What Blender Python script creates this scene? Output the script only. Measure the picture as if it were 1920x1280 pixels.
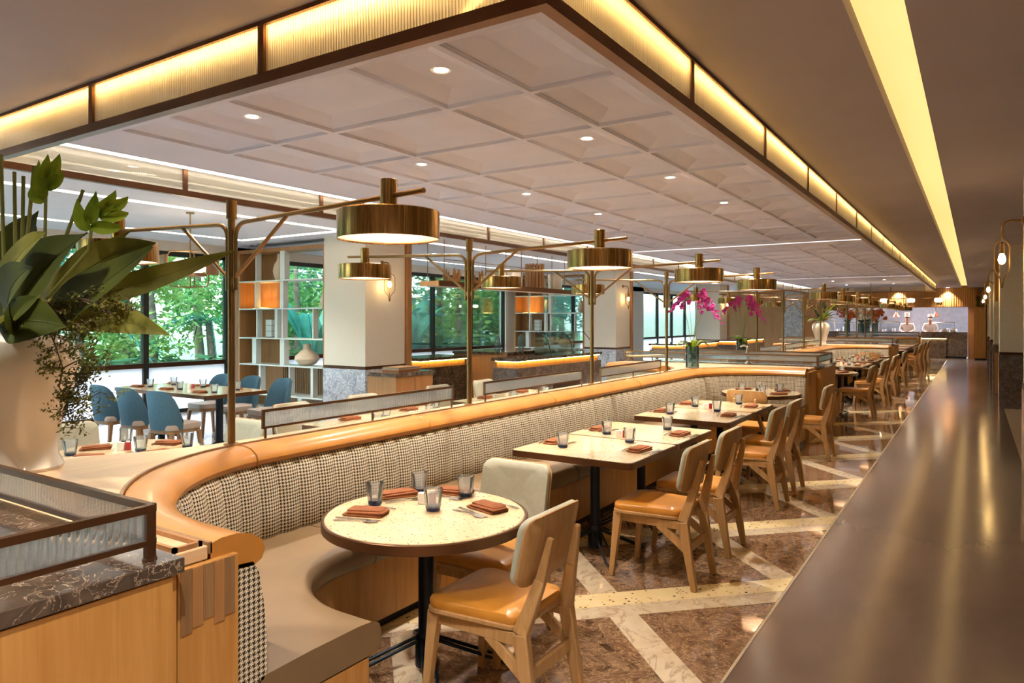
import bpy, bmesh, math, random
from mathutils import Vector, Matrix
random.seed(7)
for o in list(bpy.data.objects): bpy.data.objects.remove(o)
SC = bpy.context.scene
COL = SC.collection
PI = math.pi
def hexc(h, k=1.0):
    h = h.lstrip('#'); r = []
    for i in (0, 2, 4):
        c = int(h[i:i+2], 16)/255
        r.append((c/12.92 if c <= .04045 else ((c+.055)/1.055)**2.4)*k)
    return (r[0], r[1], r[2], 1)

# ------------------------------------------------------------ camera, sky, exposure
F_PX = 1330.0
YAW = math.atan(868/F_PX)
cd = bpy.data.cameras.new('camera')
cam = bpy.data.objects.new('camera', cd); COL.objects.link(cam)
cd.sensor_width = 36; cd.lens = 36*F_PX/1920; cd.shift_y = -40/1920; cd.clip_start = .05; cd.clip_end = 300
cam.location = (0, 0, 1.6); cam.rotation_euler = (PI/2, 0, YAW)
SC.camera = cam
SC.view_settings.view_transform = 'Standard'; SC.view_settings.look = 'None'
SC.view_settings.gamma = 1; SC.view_settings.use_curve_mapping = False
SC.view_settings.exposure = 1.72
W = bpy.data.worlds.new('sky'); SC.world = W; W.use_nodes = True
wn = W.node_tree; bg = wn.nodes['Background']
sky = wn.nodes.new('ShaderNodeTexSky'); sky.sky_type = 'NISHITA'; sky.sun_disc = False
sky.sun_elevation = math.radians(52); sky.sun_rotation = math.radians(200); sky.air_density = 1.0; sky.dust_density = 2.5
wn.links.new(sky.outputs[0], bg.inputs[0]); bg.inputs[1].default_value = 1.25
sd = bpy.data.lights.new('sun', 'SUN'); sd.energy = 2.6; sd.angle = .03; sd.color = (1, .95, .85)
sun = bpy.data.objects.new('sun', sd); COL.objects.link(sun)
sun.rotation_euler = (math.radians(48), 0, math.radians(20)); sun.location = (-25, -10, 20)

# ------------------------------------------------------------ materials
MATS = {}
class N:
    def __init__(s, name):
        m = bpy.data.materials.new(name); m.use_nodes = True
        s.m = m; s.t = m.node_tree; s.b = s.t.nodes['Principled BSDF']; s.o = s.t.nodes['Material Output']; MATS[name] = m
    def n(s, typ, **kw):
        nd = s.t.nodes.new('ShaderNode'+typ)
        for k, v in kw.items():
            if k.startswith('i_'): nd.inputs[k[2:].replace('_', ' ')].default_value = v
            elif k.startswith('n_'): nd.inputs[int(k[2:])].default_value = v
            else: setattr(nd, k, v)
        return nd
    def l(s, a, b): s.t.links.new(a, b)
    def co(s, scale=(1, 1, 1), uv=False, rot=(0, 0, 0)):
        tc = s.n('TexCoord'); mp = s.n('Mapping'); mp.inputs['Scale'].default_value = scale; mp.inputs['Rotation'].default_value = rot
        s.l(tc.outputs['UV' if uv else 'Object'], mp.inputs[0]); return mp.outputs[0]
    def ramp(s, fac, stops):
        r = s.n('ValToRGB'); e = r.color_ramp.elements
        e[0].position, e[0].color = stops[0]; e[1].position, e[1].color = stops[-1]
        for p, c in stops[1:-1]: x = e.new(p); x.color = c
        s.l(fac, r.inputs[0]); return r.outputs[0]
    def noise(s, vec, scale, detail=4, rough=.55, dist=0):
        nd = s.n('TexNoise'); nd.inputs['Scale'].default_value = scale; nd.inputs['Detail'].default_value = detail
        nd.inputs['Roughness'].default_value = rough; nd.inputs['Distortion'].default_value = dist
        s.l(vec, nd.inputs['Vector']); return nd.outputs['Fac']
    def bump(s, h, st=.2, d=.01):
        b = s.n('Bump'); b.inputs['Strength'].default_value = st; b.inputs['Distance'].default_value = d
        s.l(h, b.inputs['Height']); s.l(b.outputs[0], s.b.inputs['Normal'])
    def mixc(s, f, a, b):
        m = s.n('Mix', data_type='RGBA'); s.l(f, m.inputs[0])
        for v, i in ((a, 6), (b, 7)):
            if isinstance(v, tuple): m.inputs[i].default_value = v
            else: s.l(v, m.inputs[i])
        return m.outputs[2]
    def math(s, op, a, b=None):
        m = s.n('Math', operation=op)
        for v, i in ((a, 0), (b, 1)):
            if v is None: continue
            if isinstance(v, (int, float)): m.inputs[i].default_value = v
            else: s.l(v, m.inputs[i])
        return m.outputs[0]
    def base(s, c):
        if isinstance(c, tuple): s.b.inputs['Base Color'].default_value = c
        else: s.l(c, s.b.inputs['Base Color'])
    def pr(s, rough=.5, metal=0, spec=.5, coat=0):
        s.b.inputs['Roughness'].default_value = rough; s.b.inputs['Metallic'].default_value = metal
        s.b.inputs['Specular IOR Level'].default_value = spec; s.b.inputs['Coat Weight'].default_value = coat; s.b.inputs['Coat Roughness'].default_value = .08
        return s
def plain(name, h, rough=.5, metal=0, var=.12, scale=8, stretch=(1, 1, 1), bump=0, spec=.5, coat=0, k=1):
    s = N(name).pr(rough, metal, spec, coat); f = s.noise(s.co(stretch), scale, 4)
    c = hexc(h, k); lo = tuple(x*(1-var) for x in c[:3])+(1,); hi = tuple(min(1, x*(1+var)) for x in c[:3])+(1,)
    s.base(s.ramp(f, [(.3, lo), (.7, hi)]))
    if bump: s.bump(f, bump, .004)
    return s.m
def wood(name, h1, h2, axis='z', rough=.42, scale=14, coat=0):
    s = N(name).pr(rough, 0, .4, coat); st = {'x': (.06, 1, 1), 'y': (1, .06, 1), 'z': (1, 1, .06)}[axis]
    v = s.co(st); f = s.noise(v, scale, 6, .6, 1.2); g = s.noise(v, scale*7, 3, .5)
    c = s.ramp(f, [(.3, hexc(h1)), (.72, hexc(h2))]); d = s.mixc(s.math('MULTIPLY', g, .35), c, tuple(x*.55 for x in hexc(h1)[:3])+(1,))
    s.base(d); s.bump(g, .08, .003); return s.m
def marble(name, c1, c2, cv, scale=5, rough=.12, vein=.06, vscale=3.0, mott=None):
    s = N(name).pr(rough, 0, .5, .3); v = s.co()
    f = s.noise(v, scale, 9, .68, .8); b = s.ramp(f, [(.32, hexc(c1)), (.68, hexc(c2))])
    w = s.noise(v, vscale, 5, .6, 2.2); d = s.math('ABSOLUTE', s.math('SUBTRACT', w, .5)); m = s.math('LESS_THAN', d, 0)
    vf = s.ramp(d, [(0, (1, 1, 1, 1)), (vein, (0, 0, 0, 1))])
    s.base(s.mixc(vf, b, hexc(cv))); return s.m
oak = wood('oak_honey', '#aa7436', '#c69252'); oakx = wood('oak_honey_x', '#b07c40', '#cb9a5c', 'x'); oaky = wood('oak_honey_y', '#b07c40', '#cb9a5c', 'y')
oak_pale = wood('oak_pale', '#c9a177', '#dfc09a', 'y', .3, 9); oak_rose = wood('oak_rose', '#96663e', '#b0804f', 'z', .45)
chair_wood = wood('chair_oak', '#a47a48', '#c99f6c', 'z', .4, 18); walnut = wood('walnut', '#7a5838', '#9a7650', 'z', .4, 16)
leather = plain('leather_tan', '#ae7433', .33, var=.14, scale=5, bump=.04, coat=.15)
leather_seat = plain('leather_chair', '#bd8030', .34, var=.12, scale=7, bump=.05, coat=.1)
taupe = plain('leather_taupe', '#786044', .42, var=.1, scale=4, bump=.05)
sage = plain('sage_upholstery', '#a8a896', .6, var=.05, scale=40)
blue_fabric = plain('blue_fabric', '#37586a', .9, var=.25, scale=60, stretch=(1, 1, 3), bump=.2)
grey_leather = plain('grey_leather', '#9a8b80', .45, var=.08)
black_metal = plain('black_metal', '#1d2630', .35, .6, var=.1)
bronze = plain('bronze', '#6e4d36', .32, .85, var=.15, scale=3)
bronze_dk = plain('bronze_dark', '#4a3020', .35, .8, var=.15, scale=3)
steel = plain('steel', '#c9c6c4', .18, 1, var=.05)
alu_dark = plain('window_frame_dark', '#23211f', .4, .4, var=.1)
white_lac = plain('white_lacquer', '#c9cfcc', .3, var=.03)
ceramic = plain('white_ceramic', '#cbc2b4', .12, var=.03, scale=2, coat=.5)
ceil_brown = plain('ceiling_taupe', '#a3999e', .75, var=.04, scale=1.2)
ceil_white = plain('ceiling_plaster', '#c0c2d8', .7, var=.03, scale=2)
ceil_left = plain('ceiling_white', '#cfcfdc', .7, var=.03, scale=2)
napkin_m = plain('napkin_terracotta', '#80461c', .85, var=.15, scale=30, bump=.15)
red_m = plain('red_label', '#a3242c', .4); white_m = plain('salt_white', '#e8e4dc', .4, var=.02)
aisle_m = None
def mk():
    s = N('houndstooth').pr(.85, 0, .2)
    tc = s.n('TexCoord'); sp = s.n('SeparateXYZ'); s.l(tc.outputs['UV'], sp.inputs[0])
    P = 8/.0175
    i = s.math('FLOOR', s.math('MULTIPLY', sp.outputs[0], P)); j = s.math('FLOOR', s.math('MULTIPLY', sp.outputs[1], P))
    sel = s.math('LESS_THAN', s.math('FLOORED_MODULO', s.math('ADD', i, j), 4.0), 1.5)
    a = s.math('LESS_THAN', s.math('FLOORED_MODULO', i, 8.0), 3.5); b = s.math('LESS_THAN', s.math('FLOORED_MODULO', j, 8.0), 3.5)
    f = s.math('ADD', s.math('MULTIPLY', sel, a), s.math('MULTIPLY', s.math('SUBTRACT', 1.0, sel), b))
    s.base(s.mixc(f, hexc('#d6c9b0'), hexc('#352e27'))); return s.m
hound = mk()
def mk():
    s = N('brushed_brass').pr(.3, 1); v = s.co((1, 1, .02)); f = s.noise(v, 26, 4, .7); g = s.noise(v, 160, 2)
    s.base(s.ramp(f, [(.25, hexc('#7c5c36')), (.5, hexc('#a37e50')), (.75, hexc('#c8a87a'))]))  # streaky reflections put into the brass colour as stretched noise
    r = s.ramp(g, [(.2, (.16, .16, .16, 1)), (.8, (.36, .36, .36, 1))]); s.l(r, s.b.inputs['Roughness']); s.bump(g, .06, .002); return s.m
brass = mk()
brass_dk = plain('brass_tube', '#8a6d4a', .3, 1, var=.12, scale=4)
emperador = marble('marble_emperador', '#2e241f', '#56473c', '#a08c78', 7, .1, .012, 7)
floor_brown = marble('floor_emperador', '#4a3322', '#94745a', '#ad8d6a', 11, .035, .03, 9)
floor_cream = marble('floor_cream_marble', '#bda88b', '#d2c1a6', '#a8917a', 4, .035, .03, 3)
marble_grey = marble('marble_grey_blue', '#6f7684', '#b3b8c2', '#d4d8de', 7, .15, .03, 6)
marble_stone = marble('marble_grey_brown', '#453c3a', '#776c67', '#9c918a', 7, .15, .012, 5)
def mk(name, ground, specks, scale, rough):
    s = N(name).pr(rough, 0, .5, .25); v = s.co(); vo = s.n('TexVoronoi'); vo.inputs['Scale'].default_value = scale; s.l(v, vo.inputs['Vector'])
    sx = s.n('SeparateColor'); s.l(vo.outputs['Color'], sx.inputs[0])
    near = s.math('LESS_THAN', vo.outputs['Distance'], .33); pick = s.math('GREATER_THAN', sx.outputs[0], .72); f = s.math('MULTIPLY', near, pick)
    c = s.ramp(sx.outputs[1], specks); s.base(s.mixc(f, s.ramp(s.noise(v, 7), [(.3, hexc(ground[0])), (.7, hexc(ground[1]))]), c)); return s.m
terrazzo = mk('terrazzo_table', ('#ccb48c', '#dac49e'), [(.2, hexc('#8d6f4c')), (.55, hexc('#b99a70')), (.9, hexc('#5c4630'))], 85, .13)
terrazzo_f = mk('terrazzo_floor', ('#d8c08e', '#e2cda0'), [(.2, hexc('#7c5f3c')), (.55, hexc('#b08f5c')), (.9, hexc('#4c3a26'))], 42, .07)
floor_white = mk('terrazzo_white', ('#b7b4b2', '#cfccc8'), [(.2, hexc('#8d8a88')), (.9, hexc('#aaa'+'aaa'))], 30, .12)
def mk():
    s = N('aisle_stone').pr(.15, 0, .4, .0); v = s.co((1, .4, 1)); f = s.noise(v, 1.2, 4, .55, .1); g = s.noise(s.co((1, .15, 1)), 30, 3)
    c = s.ramp(f, [(.3, hexc('#5e4c40')), (.7, hexc('#7a6556'))]); s.base(s.mixc(s.math('MULTIPLY', g, .3), c, hexc('#5b4c42'))); return s.m
aisle_m = mk()
def mk(name, a, b):
    s = N(name).pr(.8, 0, .2); f = s.noise(s.co((4, 4, 60)), 6, 5, .7); s.base(s.ramp(f, [(.3, hexc(a)), (.7, hexc(b))])); s.bump(f, .5, .006); return s.m
wallcover = mk('woven_wallcovering', '#c6beb2', '#dcd5c9')
def emis(name, h, st):
    s = N(name); s.b.inputs['Base Color'].default_value = (.8, .8, .8, 1); s.b.inputs['Emission Color'].default_value = hexc(h); s.b.inputs['Emission Strength'].default_value = st; s.b.inputs['Roughness'].default_value = .6; return s.m
led_warm = emis('led_cove_warm', '#ffd27e', 11.0)
led_white = emis('led_cove_white', '#fff2dc', 2.0)
led_aisle = emis('aisle_strip_glow', '#ffd27c', .33)
bulb = emis('bulb_filament', '#ffcf80', 28)
globe_glow = emis('globe_glow', '#ffe9c4', 3.0)
down_glow = emis('downlight_lens', '#fff4e0', 14)
star_glow = emis('uplight_amber', '#ffb648', 5)
kitchen_glow = emis('kitchen_tube', '#eef2ff', 170)
def glassmix(name, tint, trans, gl, rough, transl=0.0, tcol='#ffffff', refr=0):
    s = N(name); s.t.nodes.remove(s.b)
    tr = s.n('BsdfTransparent'); tr.inputs[0].default_value = hexc(tint)
    g = s.n('BsdfGlossy'); g.inputs['Roughness'].default_value = rough; g.inputs[0].default_value = (1, 1, 1, 1)
    fr = s.n('Fresnel'); fr.inputs[0].default_value = 1.45; k = s.math('MULTIPLY', fr.outputs[0], gl)
    cur = tr.outputs[0]
    if transl:
        t = s.n('BsdfTranslucent'); t.inputs[0].default_value = hexc(tcol); d = s.n('BsdfDiffuse'); d.inputs[0].default_value = hexc(tcol)
        m0 = s.n('MixShader'); m0.inputs[0].default_value = .35; s.l(t.outputs[0], m0.inputs[1]); s.l(d.outputs[0], m0.inputs[2])
        m = s.n('MixShader'); m.inputs[0].default_value = transl; s.l(cur, m.inputs[1]); s.l(m0.outputs[0], m.inputs[2]); cur = m.outputs[0]
    if refr:
        gb = s.n('BsdfGlass'); gb.inputs['Roughness'].default_value = .02; gb.inputs['IOR'].default_value = 1.45; gb.inputs[0].default_value = hexc(tint)
        m = s.n('MixShader'); m.inputs[0].default_value = refr; s.l(cur, m.inputs[1]); s.l(gb.outputs[0], m.inputs[2]); cur = m.outputs[0]
    m = s.n('MixShader'); s.l(k, m.inputs[0]); s.l(cur, m.inputs[1]); s.l(g.outputs[0], m.inputs[2]); s.l(m.outputs[0], s.o.inputs[0]); return s.m
lamp_glow = glassmix('lamp_diffuser', '#ffffff', 1, .5, .3, .9, '#fbf3e6')
pane_m = glassmix('window_glass', '#d6ecec', 1, .8, .01)
frost_m = glassmix('frosted_glass', '#f2f6f8', 1, .6, .3, .75, '#f2f6fa')
flute_lit = glassmix('fluted_glass_canopy', '#f0ece4', 1, .6, .1, .62, '#e6dfd0', .42)
flute_m = glassmix('fluted_glass_screen', '#e8eef2', 1, .8, .06, .3, '#dfe6ea', .6)
tumbler_m = glassmix('tumbler_glass', '#fafcfc', 1, 1.2, .03, .16, '#e8eef0')
tumbler_base = glassmix('tumbler_base_blue', '#4a6490', 1, 1.4, .05, .25, '#4c6498')
vase_glass = glassmix('vase_glass', '#cfe0df', 1, 1.4, .03, .12, '#a8c4c4')
def leafm(name, a, b, tl=.35, scale=6):
    s = N(name).pr(.5, 0, .25); f = s.noise(s.co(), scale, 4); c = s.ramp(f, [(.3, hexc(a)), (.7, hexc(b))]); s.base(c)
    t = s.n('BsdfTranslucent'); s.l(c, t.inputs[0]); m = s.n('MixShader'); m.inputs[0].default_value = tl
    s.l(s.b.outputs[0], m.inputs[1]); s.l(t.outputs[0], m.inputs[2]); s.l(m.outputs[0], s.o.inputs[0]); return s.m
leaf_dark = leafm('leaf_dark', '#252d10', '#49501c', .3, 4); leaf_olive = leafm('leaf_olive', '#4c4e1a', '#78762e', .3, 5); leaf_lime = leafm('leaf_lime', '#5c7a1c', '#93a834', .3, 8)
fol_a = leafm('garden_leaf_green', '#22502a', '#6a9a4a', .5, 1.6); fol_b = leafm('garden_leaf_teal', '#17473c', '#4a8a72', .5, 1.6); fol_c = leafm('garden_leaf_yellow', '#4a6426', '#98aa56', .5, 1.6)
bark = plain('bark', '#5b4a38', .9, var=.3, scale=12); stem_m = plain('plant_stem', '#6f7434', .6, var=.2)
orchid_m = plain('orchid_petal', '#b3178a', .5, var=.3, scale=25); orange_m = plain('orange_bloom', '#c8642c', .6, var=.3, scale=20); whiteflower_m = plain('white_bloom', '#ece6da', .6, var=.05)
hedge_m = leafm('hedge_dark', '#1f3a24', '#47703c', .3, 3)
skin_m = plain('skin', '#b57c58', .55, var=.05); coat_m = plain('chef_cotton', '#e6ddd6', .85, var=.04); hair_m = plain('hair', '#1a1412', .6)
tile_kitchen = plain('kitchen_tile', '#c4cad4', .25, var=.12, scale=6)
copper = plain('copper', '#8a4a30', .3, .9)
driftwood = wood('driftwood', '#8a5c30', '#b98a50', 'z', .6, 12)
stoneware = plain('stoneware', '#c7b39b', .6, var=.08, scale=10)
# ------------------------------------------------------------ mesh helpers
class MB:
    def __init__(s): s.v = []; s.f = []; s.uv = {}
    def add(s, vs, fs, uvs=None):
        o = len(s.v); s.v += [tuple(p) for p in vs]
        for k, f in enumerate(fs):
            s.f.append(tuple(i+o for i in f))
            if uvs: s.uv[len(s.f)-1] = uvs[k]
        return s
    def box(s, x0, y0, z0, x1, y1, z1):
        if x0 > x1: x0, x1 = x1, x0
        if y0 > y1: y0, y1 = y1, y0
        if z0 > z1: z0, z1 = z1, z0
        return s.add([(x0, y0, z0), (x1, y0, z0), (x1, y1, z0), (x0, y1, z0), (x0, y0, z1), (x1, y0, z1), (x1, y1, z1), (x0, y1, z1)],
              [(0, 3, 2, 1), (4, 5, 6, 7), (0, 1, 5, 4), (1, 2, 6, 5), (2, 3, 7, 6), (3, 0, 4, 7)])
    def beam(s, p0, p1, a0, b0, a1=None, b1=None, side=(1, 0, 0)):
        a1 = a0 if a1 is None else a1; b1 = b0 if b1 is None else b1
        p0, p1 = Vector(p0), Vector(p1); d = (p1-p0).normalized(); sx = Vector(side); sx = (sx-d*sx.dot(d)).normalized(); sy = d.cross(sx)
        vs = []
        for p, a, b in ((p0, a0, b0), (p1, a1, b1)):
            for i, j in ((-1, -1), (1, -1), (1, 1), (-1, 1)): vs.append(p+sx*(i*a/2)+sy*(j*b/2))
        return s.add(vs, [(0, 3, 2, 1), (4, 5, 6, 7), (0, 1, 5, 4), (1, 2, 6, 5), (2, 3, 7, 6), (3, 0, 4, 7)])
    def tube(s, pts, r, n=8, caps=True):
        pts = [Vector(p) for p in pts]; rs = r if isinstance(r, (list, tuple)) else [r]*len(pts)
        t0 = (pts[1]-pts[0]).normalized(); up = Vector((0, 0, 1)) if abs(t0.z) < .9 else Vector((1, 0, 0)); nx = t0.cross(up).normalized(); rings = []
        for i, p in enumerate(pts):
            t = (pts[min(i+1, len(pts)-1)]-pts[max(i-1, 0)]).normalized(); nx = (nx-t*nx.dot(t)).normalized(); ny = t.cross(nx)
            rings.append([p+nx*(rs[i]*math.cos(2*PI*k/n))+ny*(rs[i]*math.sin(2*PI*k/n)) for k in range(n)])
        vs = [q for R in rings for q in R]; fs = []
        for i in range(len(pts)-1):
            for k in range(n):
                a = i*n+k; b = i*n+(k+1) % n; fs.append((a, b, b+n, a+n))
        if caps: fs += [tuple(range(n-1, -1, -1)), tuple((len(pts)-1)*n+k for k in range(n))]
        return s.add(vs, fs)
    def lathe(s, prof, n=24, c=(0, 0, 0), lobes=0, amp=0, cap=True):
        vs = []; fs = []; m = len(prof)
        for k in range(n):
            a = 2*PI*k/n; w = 1+amp*math.cos(lobes*a)
            for r, z in prof: vs.append((c[0]+r*w*math.cos(a), c[1]+r*w*math.sin(a), c[2]+z))
        for k in range(n):
            for i in range(m-1):
                a = k*m+i; b = ((k+1) % n)*m+i; fs.append((a, b, b+1, a+1))
        for i, rev in ((0, True), (m-1, False)):
            if cap and prof[i][0] > 1e-6:
                ring = [k*m+i for k in range(n)]; fs.append(tuple(reversed(ring)) if rev else tuple(ring))
        return s.add(vs, fs)
    def prism(s, poly, z0, z1):
        n = len(poly); vs = [(x, y, z0) for x, y in poly]+[(x, y, z1) for x, y in poly]
        a = sum(poly[i][0]*poly[(i+1) % n][1]-poly[(i+1) % n][0]*poly[i][1] for i in range(n))
        fs = [tuple(range(n-1, -1, -1)), tuple(range(n, 2*n))]+[(i, (i+1) % n, (i+1) % n+n, i+n) for i in range(n)]
        if a < 0: fs = [tuple(reversed(f)) for f in fs]
        return s.add(vs, fs)
    def pad(s, outline, t0, t1, mp, e=.008, dome=.0, cx=0, cy=0):
        n = len(outline); vs = []; fs = []
        rings = [(0.5, t0), (.985, t0), (1, t0+e), (1, t1-e), (.975, t1), (.7, t1+dome*.75), (.35, t1+dome)]
        for sc, t in rings:
            for u, v in outline: vs.append(mp(cx+(u-cx)*sc, cy+(v-cy)*sc, t))
        for r in range(len(rings)-1):
            for k in range(n): a = r*n+k; b = r*n+(k+1) % n; fs.append((a, b, b+n, a+n))
        fs += [tuple(range(n-1, -1, -1)), tuple((len(rings)-1)*n+k for k in range(n))]
        return s.add(vs, fs)
    def ball(s, c, r, nu=10, nv=6, sc=(1, 1, 1)):
        prof = [(max(1e-7, math.sin(PI*i/nv))*r, -math.cos(PI*i/nv)*r) for i in range(nv+1)]; m = MB().lathe(prof, nu)
        return s.add([(c[0]+x*sc[0], c[1]+y*sc[1], c[2]+z*sc[2]) for x, y, z in m.v], m.f)
    def xf(s, M): s.v = [tuple(M @ Vector(p)) for p in s.v]; return s
    def mesh(s, name):
        me = bpy.data.meshes.new(name); me.from_pydata(s.v, [], s.f)
        if s.uv:
            ul = me.uv_layers.new(name='UVMap')
            for pi, p in enumerate(me.polygons):
                u = s.uv.get(pi)
                if u:
                    for k, li in enumerate(p.loop_indices): ul.data[li].uv = u[k]
        return me
    def build(s, name, mat, parent=None, world=False, ang=35, bevel=0, shift=None):
        if world and parent is not None: L = parent.location; s.v = [(x-L[0], y-L[1], z-L[2]) for x, y, z in s.v]
        if shift: s.v = [(x-shift[0], y-shift[1], z-shift[2]) for x, y, z in s.v]
        me = s.mesh(name); me.materials.append(mat)
        if ang:
            me.shade_smooth(); me.set_sharp_from_angle(angle=math.radians(ang))
        o = bpy.data.objects.new(name, me); COL.objects.link(o)
        if parent is not None: o.parent = parent
        if shift: o.location = shift
        if bevel:
            b = o.modifiers.new('bevel', 'BEVEL'); b.width = bevel; b.segments = 2; b.limit_method = 'ANGLE'
        return o
def rrect(w, h, r, n=5, cx=0, cy=0):
    out = []
    for sx, sy, a0 in ((1, 1, 0), (-1, 1, 90), (-1, -1, 180), (1, -1, 270)):
        for k in range(n+1):
            a = math.radians(a0+90*k/n); out.append((cx+sx*(w/2-r)+r*math.cos(a), cy+sy*(h/2-r)+r*math.sin(a)))
    return out
def tag(o, label, cat, group=None, kind=None):
    if label: o['label'] = label
    if cat: o['category'] = cat
    if group: o['group'] = group
    if kind: o['kind'] = kind
    return o
def thing(name, label, cat, loc=(0, 0, 0), rz=0, group=None):
    o = bpy.data.objects.new(name, None); COL.objects.link(o); o.empty_display_size = .1
    o.location = loc; o.rotation_euler = (0, 0, rz); return tag(o, label, cat, group)
def struct(o, label=None, cat=None): return tag(o, label, cat, None, 'structure')
def dup(root, loc, rz=None, label=None, group=None):
    r = root.copy(); COL.objects.link(r); r.location = loc
    if rz is not None: r.rotation_euler = (0, 0, rz)
    if label: r['label'] = label
    if group: r['group'] = group
    for ch in list(root.children):
        c = ch.copy(); COL.objects.link(c); c.parent = r
        for g in list(ch.children):
            d = g.copy(); COL.objects.link(d); d.parent = c
    return r
def inst(name, mesh, loc, parent=None, rz=0, sc=None):
    o = bpy.data.objects.new(name, mesh); COL.objects.link(o); o.location = loc; o.rotation_euler = (0, 0, rz)
    if sc: o.scale = sc
    if parent is not None: o.parent = parent
    return o
def meshof(mb, name, mat, ang=35):
    me = mb.mesh(name); me.materials.append(mat)
    if ang: me.shade_smooth(); me.set_sharp_from_angle(angle=math.radians(ang))
    return me
def fluted(L, h, pitch, amp, t=.006, seg=3):
    """fluted pane in local x (0..L), z (0..h); flutes run along z and bulge to -y"""
    n = max(2, int(L/pitch)); m = MB(); top = []; k = n*seg
    xs = [L*i/k for i in range(k+1)]; ys = [-t/2-amp*abs(math.sin(PI*i/seg)) for i in range(k+1)]
    vs = [(x, y, 0) for x, y in zip(xs, ys)]+[(x, y, h) for x, y in zip(xs, ys)]
    fs = [(i, i+1, i+1+k+1, i+k+1) for i in range(k)]
    m.add(vs, fs); m.add([(0, t/2, 0), (L, t/2, 0), (L, t/2, h), (0, t/2, h)], [(1, 0, 3, 2)]); return m
def spot(name, loc, energy, parent=None, size=1.9, blend=.6, col=(1, .92, .82), rad=.028, rot=(0, 0, 0)):
    l = bpy.data.lights.new(name, 'SPOT'); l.energy = energy; l.spot_size = size; l.spot_blend = blend; l.color = col; l.shadow_soft_size = rad
    o = bpy.data.objects.new(name, l); COL.objects.link(o); o.location = loc; o.rotation_euler = rot
    if parent is not None: o.parent = parent
    return o
def point(name, loc, energy, parent=None, col=(1, .78, .5), rad=.03):
    l = bpy.data.lights.new(name, 'POINT'); l.energy = energy; l.color = col; l.shadow_soft_size = rad
    o = bpy.data.objects.new(name, l); COL.objects.link(o); o.location = loc
    if parent is not None: o.parent = parent
    return o
# ------------------------------------------------------------ the setting: floor
XB = -0.94; XR = 0.44; CEIL = 2.95
fl = MB().box(-11.6, -3.2, -.12, 2.2, 40, -.006).build('floor', plain('floor_grout', '#8d7f70', .6), ang=0)
struct(fl, 'polished stone floor of the dining room', 'floor')
MB().box(XB+.012, -3.1, -.006, XR, 34.6, 0).build('aisle_paving', aisle_m, fl, ang=0)
MB().box(XB-.004, -3.1, -.006, XB+.010, 34.6, .0006).build('metal_strip', plain('floor_metal_strip', '#c9b79c', .3, .6), fl, ang=0)
MB().box(XR+.002, -3.1, -.006, 2.1, 39.9, 0).build('side_paving', plain('side_stone', '#a08c72', .3, var=.15, scale=20), fl, ang=0)
MB().box(-11.5, -3.1, -.006, -2.64, 34.6, 0).build('terrazzo_paving', floor_white, fl, ang=0)
MB().box(-7, 34.62, -.006, XR, 39.9, 0).build('kitchen_paving', plain('kitchen_floor', '#6b6660', .4), fl, ang=0)
def clip(poly, ax, lim, keep_less):
    out = []
    for i in range(len(poly)):
        a, b = poly[i], poly[(i+1) % len(poly)]; ia = (a[ax] <= lim) == keep_less; ib = (b[ax] <= lim) == keep_less
        if ia: out.append(a)
        if ia != ib:
            t = (lim-a[ax])/(b[ax]-a[ax]); out.append((a[0]+t*(b[0]-a[0]), a[1]+t*(b[1]-a[1])))
    return out
def tile(name, c0, c1, s0, s1, mat):
    g = .0012; c0 += g; c1 -= g; s0 += g; s1 -= g
    p = [((s-c)/2, (s+c)/2) for c, s in ((c0, s0), (c0, s1), (c1, s1), (c1, s0))]
    for ax, lim, kl in ((0, XB-.006, True), (0, -2.64, False), (1, 33.4, True), (1, .8, False)):
        if len(p) > 2: p = clip(p, ax, lim, kl)
    if len(p) < 3: return
    ar = abs(sum(p[i][0]*p[(i+1) % len(p)][1]-p[(i+1) % len(p)][0]*p[i][1] for i in range(len(p))))/2
    if ar < .004: return
    cx = sum(q[0] for q in p)/len(p); cy = sum(q[1] for q in p)/len(p)
    MB().prism(p, -.006, 0).build(name, mat, fl, ang=0, shift=(cx, cy, 0))
PD = 1.65
for k in range(-4, 21):
    c = 5.14+PD*k
    tile('cream_marble_band', c, c+.20, -10, 60, floor_cream); tile('terrazzo_band', c+.20, c+.46, -10, 60, terrazzo_f)
    for m in range(-4, 22):
        s0 = 1.84+PD*m
        tile('cream_marble_tile', c+.46, c+PD, s0, s0+.235, floor_cream); tile('brown_marble_tile', c+.46, c+PD, s0+.235, s0+PD, floor_brown)
MB().box(-2.64, -3.1, -.006, XB-.006, .8, 0).build('paving_rear', floor_brown, fl, ang=0)
MB().box(-2.64, 33.4, -.006, XB-.006, 34.6, 0).build('paving_far', floor_cream, fl, ang=0)
# ceiling
ce = MB().box(-5.7, -3.2, CEIL, -.47, 34.9, 3.15).box(-.25, -3.2, CEIL, 2.2, 34.9, 3.15).box(-.47, -3.2, 3.06, -.25, 34.9, 3.15).build('ceiling', ceil_brown, ang=0)
struct(ce, 'smooth taupe ceiling over the aisle', 'ceiling')
cl = MB().box(-11.6, -3.2, CEIL, -5.7, 34.9, 3.15).build('ceiling_left', ceil_left, ang=0); struct(cl, 'white plaster ceiling beside the garden windows', 'ceiling')
st = MB().box(-.468, -3, 3.03, -.252, 34.7, 3.058).build('strip_light', led_aisle, ang=0); tag(st, 'long recessed strip glowing yellow in the aisle ceiling', 'strip light')
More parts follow.
